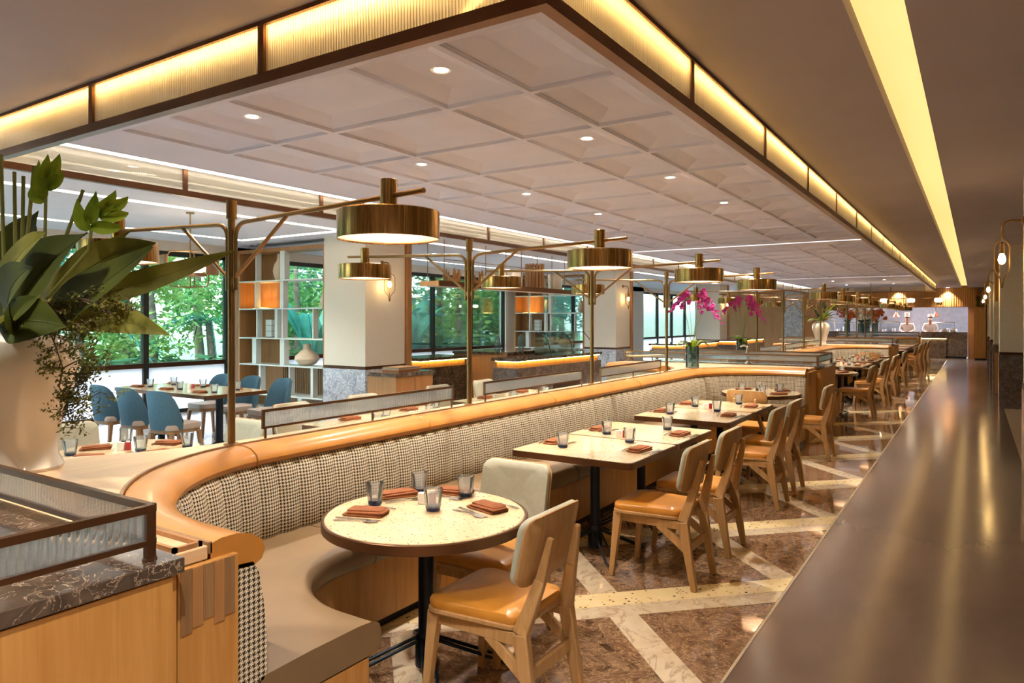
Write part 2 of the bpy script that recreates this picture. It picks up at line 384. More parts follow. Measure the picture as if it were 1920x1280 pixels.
# walls
wr = MB().box(2.0, -3.2, 0, 2.2, 40, 3.1).build('wall_right', plain('wall_beige', '#b5a58f', .8), ang=0); struct(wr, 'plain beige wall behind the aisle columns', 'wall')
wfm = MB().box(-11.6, -3.3, 0, 2.2, -3.1, .9).box(-11.6, -3.3, 2.5, 2.2, -3.1, 3.1)
wfm.box(-7.55, -3.3, .9, 2.2, -3.1, 2.5)
for q in range(3): wfm.box(-11.6+q*1.95, -3.3, .9, -11.45+q*1.95, -3.1, 2.5)
wf = wfm.build('wall_front', plain('wall_cream', '#b9a88f', .8), ang=0)
for q in range(2): MB().box(-11.45+q*1.95, -3.21, .9, -9.65+q*1.95, -3.2, 2.5).build('pane', pane_m, wf, ang=0)  # two unseen windows, added to let in fill daylight from behind
struct(wf, 'cream wall behind the viewpoint with two windows added for fill light', 'wall')
# garden side: piers, header and three window bays
XW = -11.5
wl = MB()
for y0, y1 in ((-3.2, .4), (8.1, 9.2), (17.3, 18.4), (26.5, 27.6), (34.6, 34.9)): wl.box(XW-.2, y0, 0, XW, y1, 2.95)
wl.box(XW-.2, -3.2, 2.78, XW, 34.9, 3.1)
wl = wl.build('wall_left', wallcover, ang=0); struct(wl, 'woven white wall between the garden windows', 'wall')
pm = {}
for wi, (y0, y1, n) in enumerate(((.4, 8.1, 5), (9.2, 17.3, 5), (18.4, 26.5, 5), (27.6, 34.6, 4))):
    w = thing('window_%d' % (wi+1), 'black framed garden window bay, number %d along the left wall' % (wi+1), 'window', (XW-.1, y0, 0)); w['kind'] = 'structure'
    L = (y1-y0)/n
    for k in range(n+1): MB().box(-.05, k*L-.045, 0, .05, k*L+.045, 2.78).build('mullion', alu_dark, w, ang=0)
    for k in range(n):
        a, b = k*L+.045, (k+1)*L-.045
        MB().box(-.05, a, .80, .05, b, .88).build('transom', bronze_dk, w, ang=0)
        MB().box(-.05, a, 2.7, .05, b, 2.78).build('head_rail', alu_dark, w, ang=0); MB().box(-.05, a, 0, .05, b, .06).build('sill_rail', alu_dark, w, ang=0)
        MB().box(-.006, a, .88, .006, b, 2.7).build('pane', pane_m, w, ang=0); MB().box(-.006, a, .06, .006, b, .80).build('frosted_pane', frost_m, w, ang=0)
# cove slots in the left ceiling
for i, (x0, y0, x1, y1) in enumerate(((-8.03, 1.2, -7.91, 7.5), (-10.45, 1.2, -10.33, 7.5), (-10.45, 7.5, -7.91, 7.62), (-8.03, 9.4, -7.91, 16.6), (-10.45, 9.4, -10.33, 16.6), (-8.03, 18.6, -7.91, 26), (-7.0, 1.2, -6.92, 26))):
    o = MB().box(x0, y0, CEIL-.004, x1, y1, CEIL+.01).build('cove_light', led_white, ang=0)
    tag(o, ['thin light line over the window table, aisle side', 'thin light line over the window table, window side', 'short light line in front of the near bookcase', 'light line over the near buffet, aisle side', 'light line over the near buffet, window side', 'light line over the far left seating', 'longest light line beside the glass canopy'][i], 'cove light', 'ceiling light lines')
# far kitchen wall
KY = 34.8
wb = MB().box(-11.6, KY, 0, -6.2, KY+.2, 3.1).box(-6.2, KY, 2.14, .05, KY+.2, 3.1).box(-.24, KY, 0, 2.2, KY+.2, 2.2).box(.05, KY, 2.1, 2.2, KY+.2, 3.1)
wb = wb.build('wall_back', oak_rose, ang=0); struct(wb, 'oak wall framing the open kitchen', 'wall')
for k in range(78): MB().box(-6.15+k*.08, KY-.035, 2.16, -6.15+k*.08+.05, KY, 2.93).build('slat', oak, wb, ang=0)
kb = MB().box(-6.6, 38.6, 0, .3, 38.8, 3).box(-6.6, KY+.2, 2.75, .3, 38.6, 2.9).box(-6.6, KY+.2, 0, -6.4, 38.6, 2.75).box(.1, KY+.2, 0, .3, 38.6, 2.75).build('wall_kitchen', tile_kitchen, ang=0); struct(kb, 'grey tiled wall of the open kitchen', 'wall')
for x in (-5.2, -3.9, -2.6, -1.3): 
    o = MB().box(x-.45, 36.6, 2.70, x+.45, 36.75, 2.748).build('kitchen_tube_light', kitchen_glow, ang=0)
    tag(o, {-5.2: 'leftmost', -3.9: 'second', -2.6: 'third', -1.3: 'rightmost'}[x]+' cool white tube light on the kitchen ceiling', 'light', 'kitchen tubes')
cw = MB().box(-.03, 34.2, .06, .37, KY-.002, 2.1).build('wood_pier', oak, ang=0); tag(cw, 'tall honey oak pier at the right end of the kitchen', 'pier')
MB().box(-.01, 34.22, 0, .35, KY-.002, .06).build('plinth', black_metal, cw, ang=0)
# columns
def column(name, label, x0, y0, x1, y1, zb, base_m, woodside, group):
    t = thing(name, label, 'column', ((x0+x1)/2, (y0+y1)/2, 0), 0, group)
    MB().box(x0, y0, zb+.05, x1, y1, CEIL).build('shaft', wallcover, t, True, 0)
    MB().box(x0-.012, y0-.012, 0, x1+.012, y1+.012, zb).build('marble_base', base_m, t, True, 0)
    MB().box(x0-.006, y0-.006, zb, x1+.006, y1+.006, zb+.05).build('band', bronze_dk, t, True, 0)
    if woodside: MB().box(x1-.1, y1+.013, 0, x1+.05, y1+.12, CEIL).build('wood_edge', oak_rose, t, True, 0)
    return t
for i, y0 in enumerate((8.05, 17.3, 26.5)):
    column('column', ['big woven column beside the near bookcase', 'woven column behind the buffet, second from the front', 'far white woven column behind the orchids'][i], -8.93, y0, -8.0, y0+.92, .82, marble_grey, True, 'garden side columns')
for i, y0 in enumerate((7.4, 15.65, 20.6, 25.5, 30.2)):
    column('aisle_column', ['woven column cut by the right edge of the picture', 'woven column with dark stone base right of the aisle', 'third aisle column counted from the front', 'fourth aisle column counted from the front', 'farthest column on the right of the aisle'][i], .38, y0, 1.1, y0+.8, .97, marble_stone, False, 'aisle columns')
cv = MB().box(-6.75, 31.0, 0, -5.95, 31.8, CEIL-.002).build('marble_pier', marble_grey, ang=0); tag(cv, 'tall blue grey marble pier left of the kitchen', 'pier')
MB().box(-5.949, 31.05, 0, -5.4, 31.8, CEIL-.002).build('wood_side', oak_rose, cv, ang=0)
# ------------------------------------------------------------ glass canopy
X0, X1, Y0, Y1, ZF = -5.7, -1.2, 2.05, 30.75, 2.66
cn = thing('glass_canopy', 'bronze framed canopy of glowing fluted glass under the ceiling', 'canopy', (-3.45, 2.05, ZF))
def wbx(nm, mat, *a): return MB().box(*a).build(nm, mat, cn, True, 0)
for nm, a in (('bottom_rail', (X0, Y0, ZF, X1, Y0+.05, ZF+.05)), ('bottom_rail', (X0, Y1-.05, ZF, X1, Y1, ZF+.05)), ('bottom_rail', (X0, Y0+.05, ZF, X0+.05, Y1-.05, ZF+.05)), ('bottom_rail', (X1-.05, Y0+.05, ZF, X1, Y1-.05, ZF+.05)),
    ('top_rail', (X0, Y0+.008, 2.93, X1, Y0+.04, 2.95)), ('top_rail', (X1-.04, Y0+.05, 2.93, X1-.008, Y1, 2.95)), ('top_rail', (X0+.008, Y0+.05, 2.93, X0+.04, Y1, 2.95))): wbx(nm, bronze, *a)
GP = meshof(fluted(1.46, .225, .0155, .006), 'glass_panel', flute_lit, 60)
NP = 19; PL = (Y1-Y0)/NP; GPL = meshof(fluted(PL-.045, .225, .0155, .006), 'glass_panel', flute_lit, 60)
def gl(x, y, rz, me): 
    o = inst('glass_panel', me, (x-cn.location[0], y-cn.location[1], .05), cn, rz)
for k in range(4):
    x = X0+k*1.5
    for yy in (Y0+.01, Y1-.04): wbx('mullion', bronze, min(max(x-.02, X0), X1-.04), yy, ZF+.05, min(max(x+.02, X0+.04), X1), yy+.03, 2.93)
    if k < 3:
        gl(x+.02, Y0+.03, 0, GP); gl(x+1.48, Y1-.03, PI, GP)
for k in range(NP):
    y = Y0+k*PL
    for xx in (X0+.012, X1-.042):
        if k: wbx('mullion', bronze, xx, y-.02, ZF+.05, xx+.03, y+.02, 2.93)
    gl(X1-.025, y+.022, PI/2, GPL); gl(X0+.025, y+PL-.022, -PI/2, GPL)
for a, m_ in (((X0+.07, Y0+.085, 2.90, X1-.07, Y0+.095, 2.948), led_warm), ((X0+.075, Y0+.16, 2.885, X0+.195, Y1-.1, 2.892), led_white), ((X1-.10, Y0+.11, 2.90, X1-.09, Y1-.1, 2.948), led_warm)): wbx('led_strip', m_, *a)
# coffered ceiling inside the canopy
cf = thing('coffered_ceiling', 'white coffered plaster ceiling inside the glass canopy', 'ceiling', (-3.2, 2.3, 2.88)); cf['kind'] = 'structure'
XC = [-1.55, -2.11, -2.70, -3.69, -4.29, -4.85]; PX0, PX1 = -5.5, -1.42
def tray(w, d):
    m = MB(); L = [(0, 0), (.02, 0), (.024, .010), (.03, .010), (.034, .02), (.17, .062)]; vs = []
    for i, h in L: vs += [(-w/2+i, -d/2+i, h), (w/2-i, -d/2+i, h), (w/2-i, d/2-i, h), (-w/2+i, d/2-i, h)]
    fs = [(r*4+(k+1) % 4, r*4+k, r*4+k+4, r*4+(k+1) % 4+4) for r in range(5) for k in range(4)]+[(23, 22, 21, 20)]
    return m.add(vs, fs)
TM = {}
def plate(*a): MB().box(*a).build('border_panel', ceil_white, cf, True, 0)
for ys, ye, y0, rows in ((2.22, 12.36, 2.555, 11), (12.5, 23.3, 13.0, 12), (23.44, 30.55, None, 0)):
    if not rows: plate(PX0, ys, 2.88, PX1, ye, 2.93); continue
    yb = y0+rows*.855
    plate(PX0, ys, 2.88, PX1, y0, 2.93); plate(PX0, yb, 2.88, PX1, ye, 2.93); plate(PX0, y0, 2.88, XC[5], yb, 2.93); plate(XC[0], y0, 2.88, PX1, yb, 2.93)
    for r in range(rows):
        for c in range(5):
            w = XC[c]-XC[c+1]; kk = round(w, 3)
            if kk not in TM: TM[kk] = meshof(tray(w, .855), 'coffer_panel', ceil_white, 0)
            inst('coffer_panel', TM[kk], ((XC[c]+XC[c+1])/2+3.2, y0+(r+.5)*.855-2.3, 0), cf)
for y in (12.38, 23.32): MB().box(PX0+.1, y+.01, 2.925, PX1-.1, y+.09, 2.945).build('led_strip', led_white, cf, True, 0)
# downlights
dl_y = [2.98, 4.69, 6.4, 8.11, 9.82, 13.43, 15.14, 16.85, 19.4, 21.1]
dl0 = None; names = ['nearest', 'second', 'third', 'fourth', 'fifth', 'sixth', 'seventh', 'eighth', 'ninth', 'farthest']
for ci, x in enumerate((-2.40, -3.99)):
    for k, y in enumerate(dl_y):
        lab = '%s small round downlight in the %s row of the coffers' % (names[k], 'aisle side' if ci == 0 else 'window side')
        if dl0 is None:
            dl0 = thing('downlight', lab, 'downlight', (x, y, 2.9415), 0, 'coffer downlights')
            MB().lathe([(.038, .0), (.055, -.004), (.058, 0), (.055, .004)], 20).build('trim_ring', white_m, dl0)
            MB().lathe([(1e-6, -.0015), (.038, -.0015), (.038, .003), (1e-6, .003)], 20).build('lens', down_glow, dl0)
            t = dl0
        else: t = dup(dl0, (x, y, 2.9415), None, lab)
        if t is dl0: spot('downlight_beam', (0, 0, -.01), 85, t, 1.95, .8)

dy_l = 0
for k, (x, y) in enumerate(((-6.5, 3.4), (-9.2, 3.4), (-9.2, 6.6), (-6.5, 6.2), (-7.2, 11.2), (-9.2, 11.2), (-9.2, 14.8), (-7.2, 15.4), (-7.0, 20.5), (-9.4, 21), (-7.0, 25), (-9.0, 29.5), (-7.2, 32.5), (-3.9, 25.2), (-2.4, 25.2), (-3.9, 28.2), (-2.4, 28.2))):  # mostly added lamps, brightening the dark garden side and far canopy end
    t = dup(dl0, (x, y, 2.949 if k < 13 else 2.879), None, '%s small added downlight in the white ceiling on the garden side' % (['first', 'second', 'third', 'fourth', 'fifth', 'sixth', 'seventh', 'eighth', 'ninth', 'tenth', 'eleventh', 'twelfth', 'thirteenth'][k]) if k < 13 else '%s added fill downlight in the plain far end of the canopy ceiling' % ['near left', 'near right', 'far left', 'far right'][k-13]); t['group'] = 'added garden side downlights'

for k, (x, y) in enumerate(((-4.2, .6), (-2.6, .6), (-1.0, .6), (.1, .3), (-3.4, -1.2), (-1.8, -1.2), (-.3, -1.2), (1.2, -1.2))):  # unseen lamps added overhead to light the foreground
    t = dup(dl0, (x, y, 2.949), None, '%s added fill downlight in the taupe ceiling above the entrance side' % ['first', 'second', 'third', 'fourth', 'fifth', 'sixth', 'seventh', 'eighth'][k]); t['group'] = 'added entrance fill lights'
# ------------------------------------------------------------ banquette islands
PER = 10.6; CX = -2.03; C1 = 2.4; C2 = 8.79; XE = -1.84; MIR = -6.52; ZD = .955
def stations(dy, step=.13, sub=1, mirror=False):
    R = 1.03; pts = []
    L1 = XE-CX; La = R*PI/2; L2 = C2-C1; T = 2*L1+2*La+L2; n = int(round(T/step))*sub
    for i in range(n+1):
        s = T*i/n
        if s < L1: a = (XE-s, C1); d = (0, -1)
        elif s < L1+La: q = (s-L1)/R; a = (CX, C1); d = (-math.sin(q), -math.cos(q))
        elif s < L1+La+L2: a = (CX, C1+s-L1-La); d = (-1, 0)
        elif s < L1+2*La+L2: q = (s-L1-La-L2)/R; a = (CX, C2); d = (-math.cos(q), math.sin(q))
        else: a = (CX+s-(L1+2*La+L2), C2); d = (0, 1)
        ax, ay = a[0], a[1]+dy
        if mirror: ax = MIR-ax; d = (-d[0], d[1])
        pts.append((ax, ay, d[0], d[1], s))
    return pts
def sweep(mb, st, prof, bulge=0, uv=False, caps=True, flip=False):
    n = len(prof); vs = []; fs = []; uvs = []; m = len(st)
    pl = [0]
    for k in range(1, n): pl.append(pl[-1]+math.hypot(prof[k][0]-prof[k-1][0], prof[k][1]-prof[k-1][1]))
    for i, (ax, ay, dx, dy, s) in enumerate(st):
        b = bulge*math.sin(PI*i/(m-1)) if bulge else 0
        for k, (r, z) in enumerate(prof):
            rr = r-(b if 0 < k < n-1 else 0); vs.append((ax+dx*rr, ay+dy*rr, z))
    for i in range(m-1):
        for k in range(n):
            k2 = (k+1) % n; fs.append((i*n+k, i*n+k2, (i+1)*n+k2, (i+1)*n+k))
            p2 = pl[k2] if k2 else pl[-1]+.1
            uvs.append(((st[i][4], pl[k]), (st[i][4], p2), (st[i+1][4], p2), (st[i+1][4], pl[k])))
    if caps:
        for i, rev in ((0, False), (m-1, True)):
            f = [i*n+k for k in range(n)]; u = [(prof[k][0], prof[k][1]) for k in range(n)]
            if rev: f.reverse(); u.reverse()
            fs.append(tuple(f)); uvs.append(tuple(u))
    if flip: fs = [tuple(reversed(f)) for f in fs]; uvs = [tuple(reversed(u)) for u in uvs]
    return mb.add(vs, fs, uvs if uv else None)
CUSH = [(1.088, .49), (.985, .49), (.972, .51), (.972, .62), (.985, .74), (1.002, .83), (1.022, .866), (1.088, .872)]
ROLL = [(1.16, .90), (1.16, .953), (1.13, .960), (1.08, .960), (1.03, .948), (.995, .922), (.985, .895), (.995, .872), (1.02, .86), (1.06, .862), (1.088, .873)]
SEAT = [(.99, .385), (.99, .497), (.8, .503), (.58, .503), (.51, .498), (.48, .482), (.47, .455), (.472, .41), (.485, .388), (.51, .383)]
BASE = [(.99, .06), (.99, .384), (.53, .384), (.53, .06)]; KICK = [(.98, 0), (.98, .06), (.57, .06), (.57, 0)]
CORE = [(1.09, 0), (1.09, .90), (1.16, .90), (1.16, 0)]; BEAD = [(1.161, .93), (1.161, .963), (1.173, .963), (1.173, .93)]
WHICH = ['nearest', 'second', 'farthest']
def island(k):
    dy = PER*k
    # divider with deck and core
    t = thing('island_divider', '%s oak divider carrying the lamp posts between the benches' % WHICH[k], 'divider', (-3.26, C1+dy, 0), 0, 'oak dividers')
    half = [(XE, C1-1.28+dy), (XE, C1-1.174+dy)]
    half += [(CX-1.174*math.sin(q), C1+dy-1.174*math.cos(q)) for q in [PI/2*i/14 for i in range(15)]]
    half += [(CX-1.174*math.cos(q), C2+dy+1.174*math.sin(q)) for q in [PI/2*i/14 for i in range(15)]]
    half += [(XE, C2+1.174+dy), (XE, C2+1.66+dy)]
    poly = half+[(MIR-x, y) for x, y in reversed(half)]
    MB().prism(poly, .915, ZD).build('deck', oak_pale, t, True, 0, bevel=.004 if k == 0 else 0)
    for mir, nm in ((False, 'core_wall'), (True, 'core_wall')):
        sweep(MB(), stations(dy, .3, 1, mir), CORE, flip=mir).build(nm, oak, t, True, 40)
    for ya, yb in ((C1-1.27+dy, C1-1.162+dy), (C2+1.162+dy, C2+1.65+dy)): MB().box(XE-.03, ya, 0, MIR-XE+.03, yb, .914).build('end_core', oak, t, True, 0)
    for ya, yb in ((C1-1.28+dy, C1-1.09+dy), (C2+1.09+dy, C2+1.66+dy)):
        MB().box(XE, ya, 0, XE+.022, yb, .914).build('end_panel', oak, t, True, 0)
        [MB().box(XE+.0221, ya+.008+q*.034, .735+.012*((q*7) % 3), XE+.0245, ya+.041+q*.034, .912).build('walnut_strip', [walnut, oak_rose, walnut, oak_rose, walnut][q], t, True, 0) for q in range(5)]
    tr = MB(); a, b = C1-1.272+dy, C1-1.185+dy
    if k == 0:
        for q in ((-2.32, a, -1.85, a+.012), (-2.32, b-.012, -1.85, b), (-2.32, a, -2.308, b), (-1.862, a, -1.85, b)): tr.box(q[0], q[1], ZD, q[2], q[3], ZD+.014)
        tr.build('tray_rim', oak_rose, t, True, 0)
    # aisle side banquette
    bq = thing('banquette', '%s U-shaped banquette facing the aisle with houndstooth back and leather roll' % WHICH[k], 'banquette', (-2.8, C1+dy, 0), 0, 'aisle banquettes')
    S = stations(dy, .13, 4 if k == 0 else 3)
    sub = 4 if k == 0 else 3
    if k == 0:
        for i in range(0, len(S)-1, sub):
            o = sweep(MB(), S[i:i+sub+1], CUSH, .016, True).build('back_cushion', hound, bq, True, 60)
    else:
        m = MB()
        for i in range(0, len(S)-1, sub): sweep(m, S[i:i+sub+1], CUSH, .014, True)
        m.build('back_cushion', hound, bq, True, 60)
    R2 = stations(dy, .08); n = len(R2)-1; L = R2[-1][4]; cuts = [0, .165, .30, .475, .66, .86, 1.0]
    for a, b in zip(cuts, cuts[1:]):
        ia, ib = int(round(a*n)), int(round(b*n)); sg = [list(x) for x in R2[ia:ib+1]]
        o = sweep(MB(), sg, ROLL).build('leather_roll', leather, bq, True, 40); o.modifiers.new('bevel', 'BEVEL').width = .006
        o.modifiers['bevel'].limit_method = 'ANGLE'; o.modifiers['bevel'].segments = 2; o.modifiers['bevel'].angle_limit = 1.0
    sweep(MB(), R2, BEAD).build('bead', walnut, bq, True, 40)
    for a, b in ((0, .2), (.2, .42), (.42, .6), (.6, .8), (.8, 1)):
        o = sweep(MB(), R2[int(round(a*n)):int(round(b*n))+1], SEAT).build('seat_cushion', taupe, bq, True, 50)
        o.modifiers.new('bevel', 'BEVEL').width = .004; o.modifiers['bevel'].limit_method = 'ANGLE'; o.modifiers['bevel'].angle_limit = 1.0
    sweep(MB(), R2, BASE).build('base_panel', oak, bq, True, 40); sweep(MB(), R2, KICK).build('toe_kick', black_metal, bq, True, 40)
    # window side banquette
    bw = thing('window_side_banquette', '%s banquette on the window side of the oak divider' % WHICH[k], 'banquette', (-3.8, C1+dy, 0), 0, 'window side banquettes')
    R3 = stations(dy, .16, 1, True)
    sweep(MB(), R3, [(1.088, .49), (1.0, .49), (.985, .62), (1.022, .83), (1.045, .86), (1.088, .86)], uv=True, flip=True).build('back_cushion', hound, bw, True, 50)
    sweep(MB(), R3, SEAT, flip=True).build('seat_cushion', taupe, bw, True, 50); sweep(MB(), R3, BASE, flip=True).build('base_panel', oak, bw, True, 40)
    sweep(MB(), R3, KICK, flip=True).build('toe_kick', black_metal, bw, True, 40)
    far = [x for x in R3 if x[4] > R3[-1][4]-1.2]; sweep(MB(), far, ROLL, flip=True).build('leather_roll', leather, bw, True, 40)
for k in range(3): island(k)
# ------------------------------------------------------------ service counters with glass gallery rails
MT = .97
def rail(par, x0, y0, x1, y1, posts=True):
    L = math.hypot(x1-x0, y1-y0); rz = math.atan2(y1-y0, x1-x0); lx, ly = par.location[0], par.location[1]
    def put(mb, nm, mat, ang=0): o = mb.build(nm, mat, par, False, ang); o.location = (x0-lx, y0-ly, 0); o.rotation_euler = (0, 0, rz); return o
    put(MB().box(0, -.009, MT+.125, L, .009, MT+.145), 'top_bar', bronze); put(MB().box(0, -.009, MT+.04, L, .009, MT+.055), 'bottom_bar', bronze)
    for x in (.012, L-.012):
        put(MB().box(x-.009, -.0095, MT, x+.009, .0095, MT+.146), 'post', bronze); put(MB().lathe([(.016, 0), (.016, .005), (.011, .006)], 12, (x, 0, MT)), 'foot', bronze)
    f = fluted(L-.05, .07, .0185, .006, seg=5); f.v = [(x+.025, y, z+MT+.055) for x, y, z in f.v]; put(f, 'fluted_pane', flute_m, 60)
CXR = -1.76; CXL = MIR-CXR
for k, (y0, y1) in enumerate(((-1.0, 1.105), (10.465, 11.70), (21.07, 22.3), (31.67, 32.7))):
    t = thing('service_counter', ['near service counter with dark marble top at the lower left', 'service counter behind the near banquette, dark marble top', 'third service counter before the kitchen', 'farthest service counter in front of the kitchen'][k], 'counter', (-3.26, (y0+y1)/2, 0), 0, 'service counters')
    MB().box(CXL+.02, y0+.02, .06, CXR-.02, y1-.012, .93).build('body', oak, t, True, 0); MB().box(CXL+.06, y0+.05, 0, CXR-.06, y1-.04, .06).build('plinth', black_metal, t, True, 0)
    MB().box(CXL, y0, .93, CXR, y1, MT).build('marble_top', emperador, t, True, 0, bevel=.003)
    MB().box(CXR-.0195, y0+.03, .07, CXR-.008, y1-.03, .925).build('side_panel', oak, t, True, 0)
    e = .055
    if k: rail(t, CXL+e, y0+e, CXR-e, y0+e); MB().box(-4.6, y0+.006, .5, -1.8, y0+.0195, .505).build('joint', walnut, t, True, 0)
    rail(t, CXR-e, y1-e, CXL+e, y1-e); rail(t, CXR-e, max(y0+e, -.9), CXR-e, y1-e-.001)
# ------------------------------------------------------------ lamp posts
def lamp_post():
    t = thing('lamp_post', '', 'lamp post', (0, 0, 0), 0, 'brass lamp posts')
    MB().tube([(0, 0, 0), (0, 0, 1.17)], .019, 14).build('pole', brass_dk, t, ang=60); MB().tube([(0, 0, 1.17), (0, 0, 1.265)], .027, 14).build('pole_cap', brass_dk, t, ang=60)
    MB().lathe([(.04, 0), (.04, .006), (.021, .012)], 18).build('foot', brass_dk, t)
    for s in (1, -1):
        pts = [(s*.032, 0, .80), (s*.032, 0, 1.07)]+[(s*(.032+.075*(1-math.cos(q))), 0, 1.07+.075*math.sin(q)) for q in (.35, .7, 1.05, 1.4)]+[(s*.13, 0, 1.148), (s*1.30, 0, 1.19)]
        a = MB().tube(pts, .0115, 8).build('arm', brass_dk, t, ang=60)
        MB().tube([(s*.024, 0, .86), (s*.44, 0, 1.158)], .010, 8).build('strut', brass_dk, t, ang=60)
        MB().box(s*.018, -.007, .83, s*.042, .007, .86).build('clamp', brass_dk, t); MB().box(s*.018, -.007, 1.03, s*.042, .007, 1.05).build('clamp', brass_dk, t)
        c = (s*1.10, 0, 0)
        sh = MB().lathe([(.217, .999), (.22, .995), (.221, 1.0), (.221, 1.112), (.217, 1.116), (.035, 1.118), (.035, 1.114), (.215, 1.112), (.217, 1.108), (.217, .999)], 48, c, cap=False).build('lamp_shade', brass, t, ang=40)
        MB().lathe([(.036, 1.118), (.037, 1.122), (.037, 1.255), (.033, 1.258), (1e-6, 1.258)], 24, c).build('lamp_stem', brass, t, ang=40)
        MB().lathe([(1e-6, 1.003), (.217, 1.003), (.217, 1.005), (1e-6, 1.005)], 40, c).build('diffuser', lamp_glow, t)
        point('lamp_light', (s*1.10, 0, 1.07), 22, t, (1, .9, .74), .02)
    return t
lp = None; PY = [2.29+2.07*i for i in range(4)]
ORD = ['first', 'second', 'third', 'fourth', 'fifth', 'sixth', 'seventh', 'eighth', 'ninth', 'tenth', 'eleventh', 'twelfth']
for k in range(3):
    for i in range(4):
        lab = '%s brass lamp post from the front with two drum lamps' % ORD[k*4+i]; loc = (-3.235, PY[i]+PER*k, ZD)
        if lp is None: lp = lamp_post(); lp.location = loc; lp['label'] = lab
        else: dup(lp, loc, 0, lab)
# ------------------------------------------------------------ fluted glass screens on the divider
def screen():
    t = thing('glass_screen', '', 'screen', (0, 0, 0), PI/2, 'fluted screens on the divider'); L = 1.68
    MB().box(0, -.007, .145, L, .007, .16).build('top_bar', bronze, t); MB().box(0, -.007, .055, L, .007, .067).build('bottom_bar', bronze, t)
    for x in (.006, L-.006): MB().box(x-.006, -.0075, .055, x+.006, .0075, .16).build('end_bar', bronze, t)
    for x in (.02, L/2, L-.02): MB().box(x-.005, -.005, 0, x+.005, .005, .055).build('post', bronze, t)
    f = fluted(L-.03, .078, .0175, .005, seg=4); f.v = [(x+.015, y, z+.067) for x, y, z in f.v]; f.build('fluted_pane', flute_m, t, ang=60); return t
sn = None
for k in range(3):
    for i in range(3):
        lab = '%s low fluted glass screen from the front on the oak divider' % ORD[k*3+i]; loc = (-3.235, PY[i]+PER*k+.19, ZD)
        if sn is None: sn = screen(); sn.location = loc; sn['label'] = lab
        else: dup(sn, loc, PI/2, lab)
# ------------------------------------------------------------ tables
def feet(t, r=.37):
    MB().lathe([(.026, .03), (.05, .03), (.05, .16), (.036, .18)], 16).build('hub', black_metal, t)
    for k in range(4):
        a = PI/4+k*PI/2; ca, sa = math.cos(a), math.sin(a); R = lambda x, y, z: (x*ca-y*sa, x*sa+y*ca, z)
        pts = [R(.035, .022, .15), R(r-.05, .03, .024), R(r-.015, .024, .018), R(r, 0, .016), R(r-.015, -.024, .018), R(r-.05, -.03, .024), R(.035, -.022, .15)]
        f = MB().tube(pts, .0085, 7).build('foot', black_metal, t, ang=60); MB().lathe([(.012, 0), (.012, .01), (.006, .012)], 10, R(r-.03, 0, 0)).build('glide', black_metal, f)
def round_table(label, x, y, group):
    t = thing('round_table', label, 'table', (x, y, 0), 0, group)
    MB().lathe([(1e-6, .70), (.445, .70), (.452, .716), (.447, .72), (1e-6, .72)], 64).build('tabletop', terrazzo, t, ang=30)
    MB().lathe([(.445, .672), (.462, .672), (.466, .676), (.466, .713), (.462, .717), (.453, .717), (.453, .69), (.445, .69), (.445, .672)], 64, cap=False).build('rim', bronze, t, ang=30)
    MB().tube([(0, 0, .03), (0, 0, .70)], .036, 18).build('pedestal', black_metal, t, ang=60); MB().box(-.16, -.16, .67, .16, .16, .70).build('mount_plate', black_metal, t)
    feet(t, .40); return t
def square_table(label, x, y, group, w=.89, d=.80):
    t = thing('square_table', label, 'table', (x, y, 0), 0, group)
    MB().prism(rrect(w-.016, d-.016, .035), .70, .72).build('tabletop', terrazzo, t, ang=30)
    o = rrect(w, d, .043); i = rrect(w-.018, d-.018, .034); n = len(o); m = MB(); vs = []
    for P, z in ((o, .677), (o, .718), (i, .718), (i, .677)): vs += [(x_, y_, z) for x_, y_ in P]
    m.add(vs, [(r*n+k, r*n+(k+1) % n, ((r+1) % 4)*n+(k+1) % n, ((r+1) % 4)*n+k) for r in range(4) for k in range(n)]); m.build('rim', bronze, t, ang=30)
    MB().tube([(0, 0, .03), (0, 0, .70)], .034, 18).build('pedestal', black_metal, t, ang=60); MB().box(-.2, -.16, .675, .2, .16, .70).build('mount_plate', black_metal, t)
    feet(t, .36); return t
G = 'terrazzo dining tables'; BAY = ['near', 'second', 'farthest']
TZ = .721
rt = round_table('front round terrazzo table beside the curved bench end', -2.10, 2.50, G)
sq = square_table('nearest square terrazzo table of the front pair', -2.205, 4.435, G)
dup(rt, (-2.20, 8.95, 0), 0, 'round terrazzo table at the far end of the near banquette')
for y, l in ((5.245, 'second square terrazzo table from the front'), (6.50, 'third square terrazzo table from the front'), (7.31, 'fourth square terrazzo table from the front')): dup(sq, (-2.205, y, 0), 0, l)
for k in (1, 2):
    d = PER*k
    dup(rt, (-2.10, 2.50+d, 0), 0, 'first round table of the %s banquette' % BAY[k]); dup(rt, (-2.20, 8.95+d, 0), 0, 'last round table of the %s banquette' % BAY[k])
    for i, y in enumerate((4.435, 5.245, 6.50, 7.31)): dup(sq, (-2.205, y+d, 0), 0, '%s square table of the %s banquette' % (ORD[i], BAY[k]))
dup(rt, (-4.80, 2.60, 0), 0, 'round table on the window side behind the big vase')
for i, y in enumerate((4.435, 5.245, 6.50, 7.31)): dup(sq, (-4.33, y, 0), 0, '%s square table on the window side of the near divider' % ORD[i])
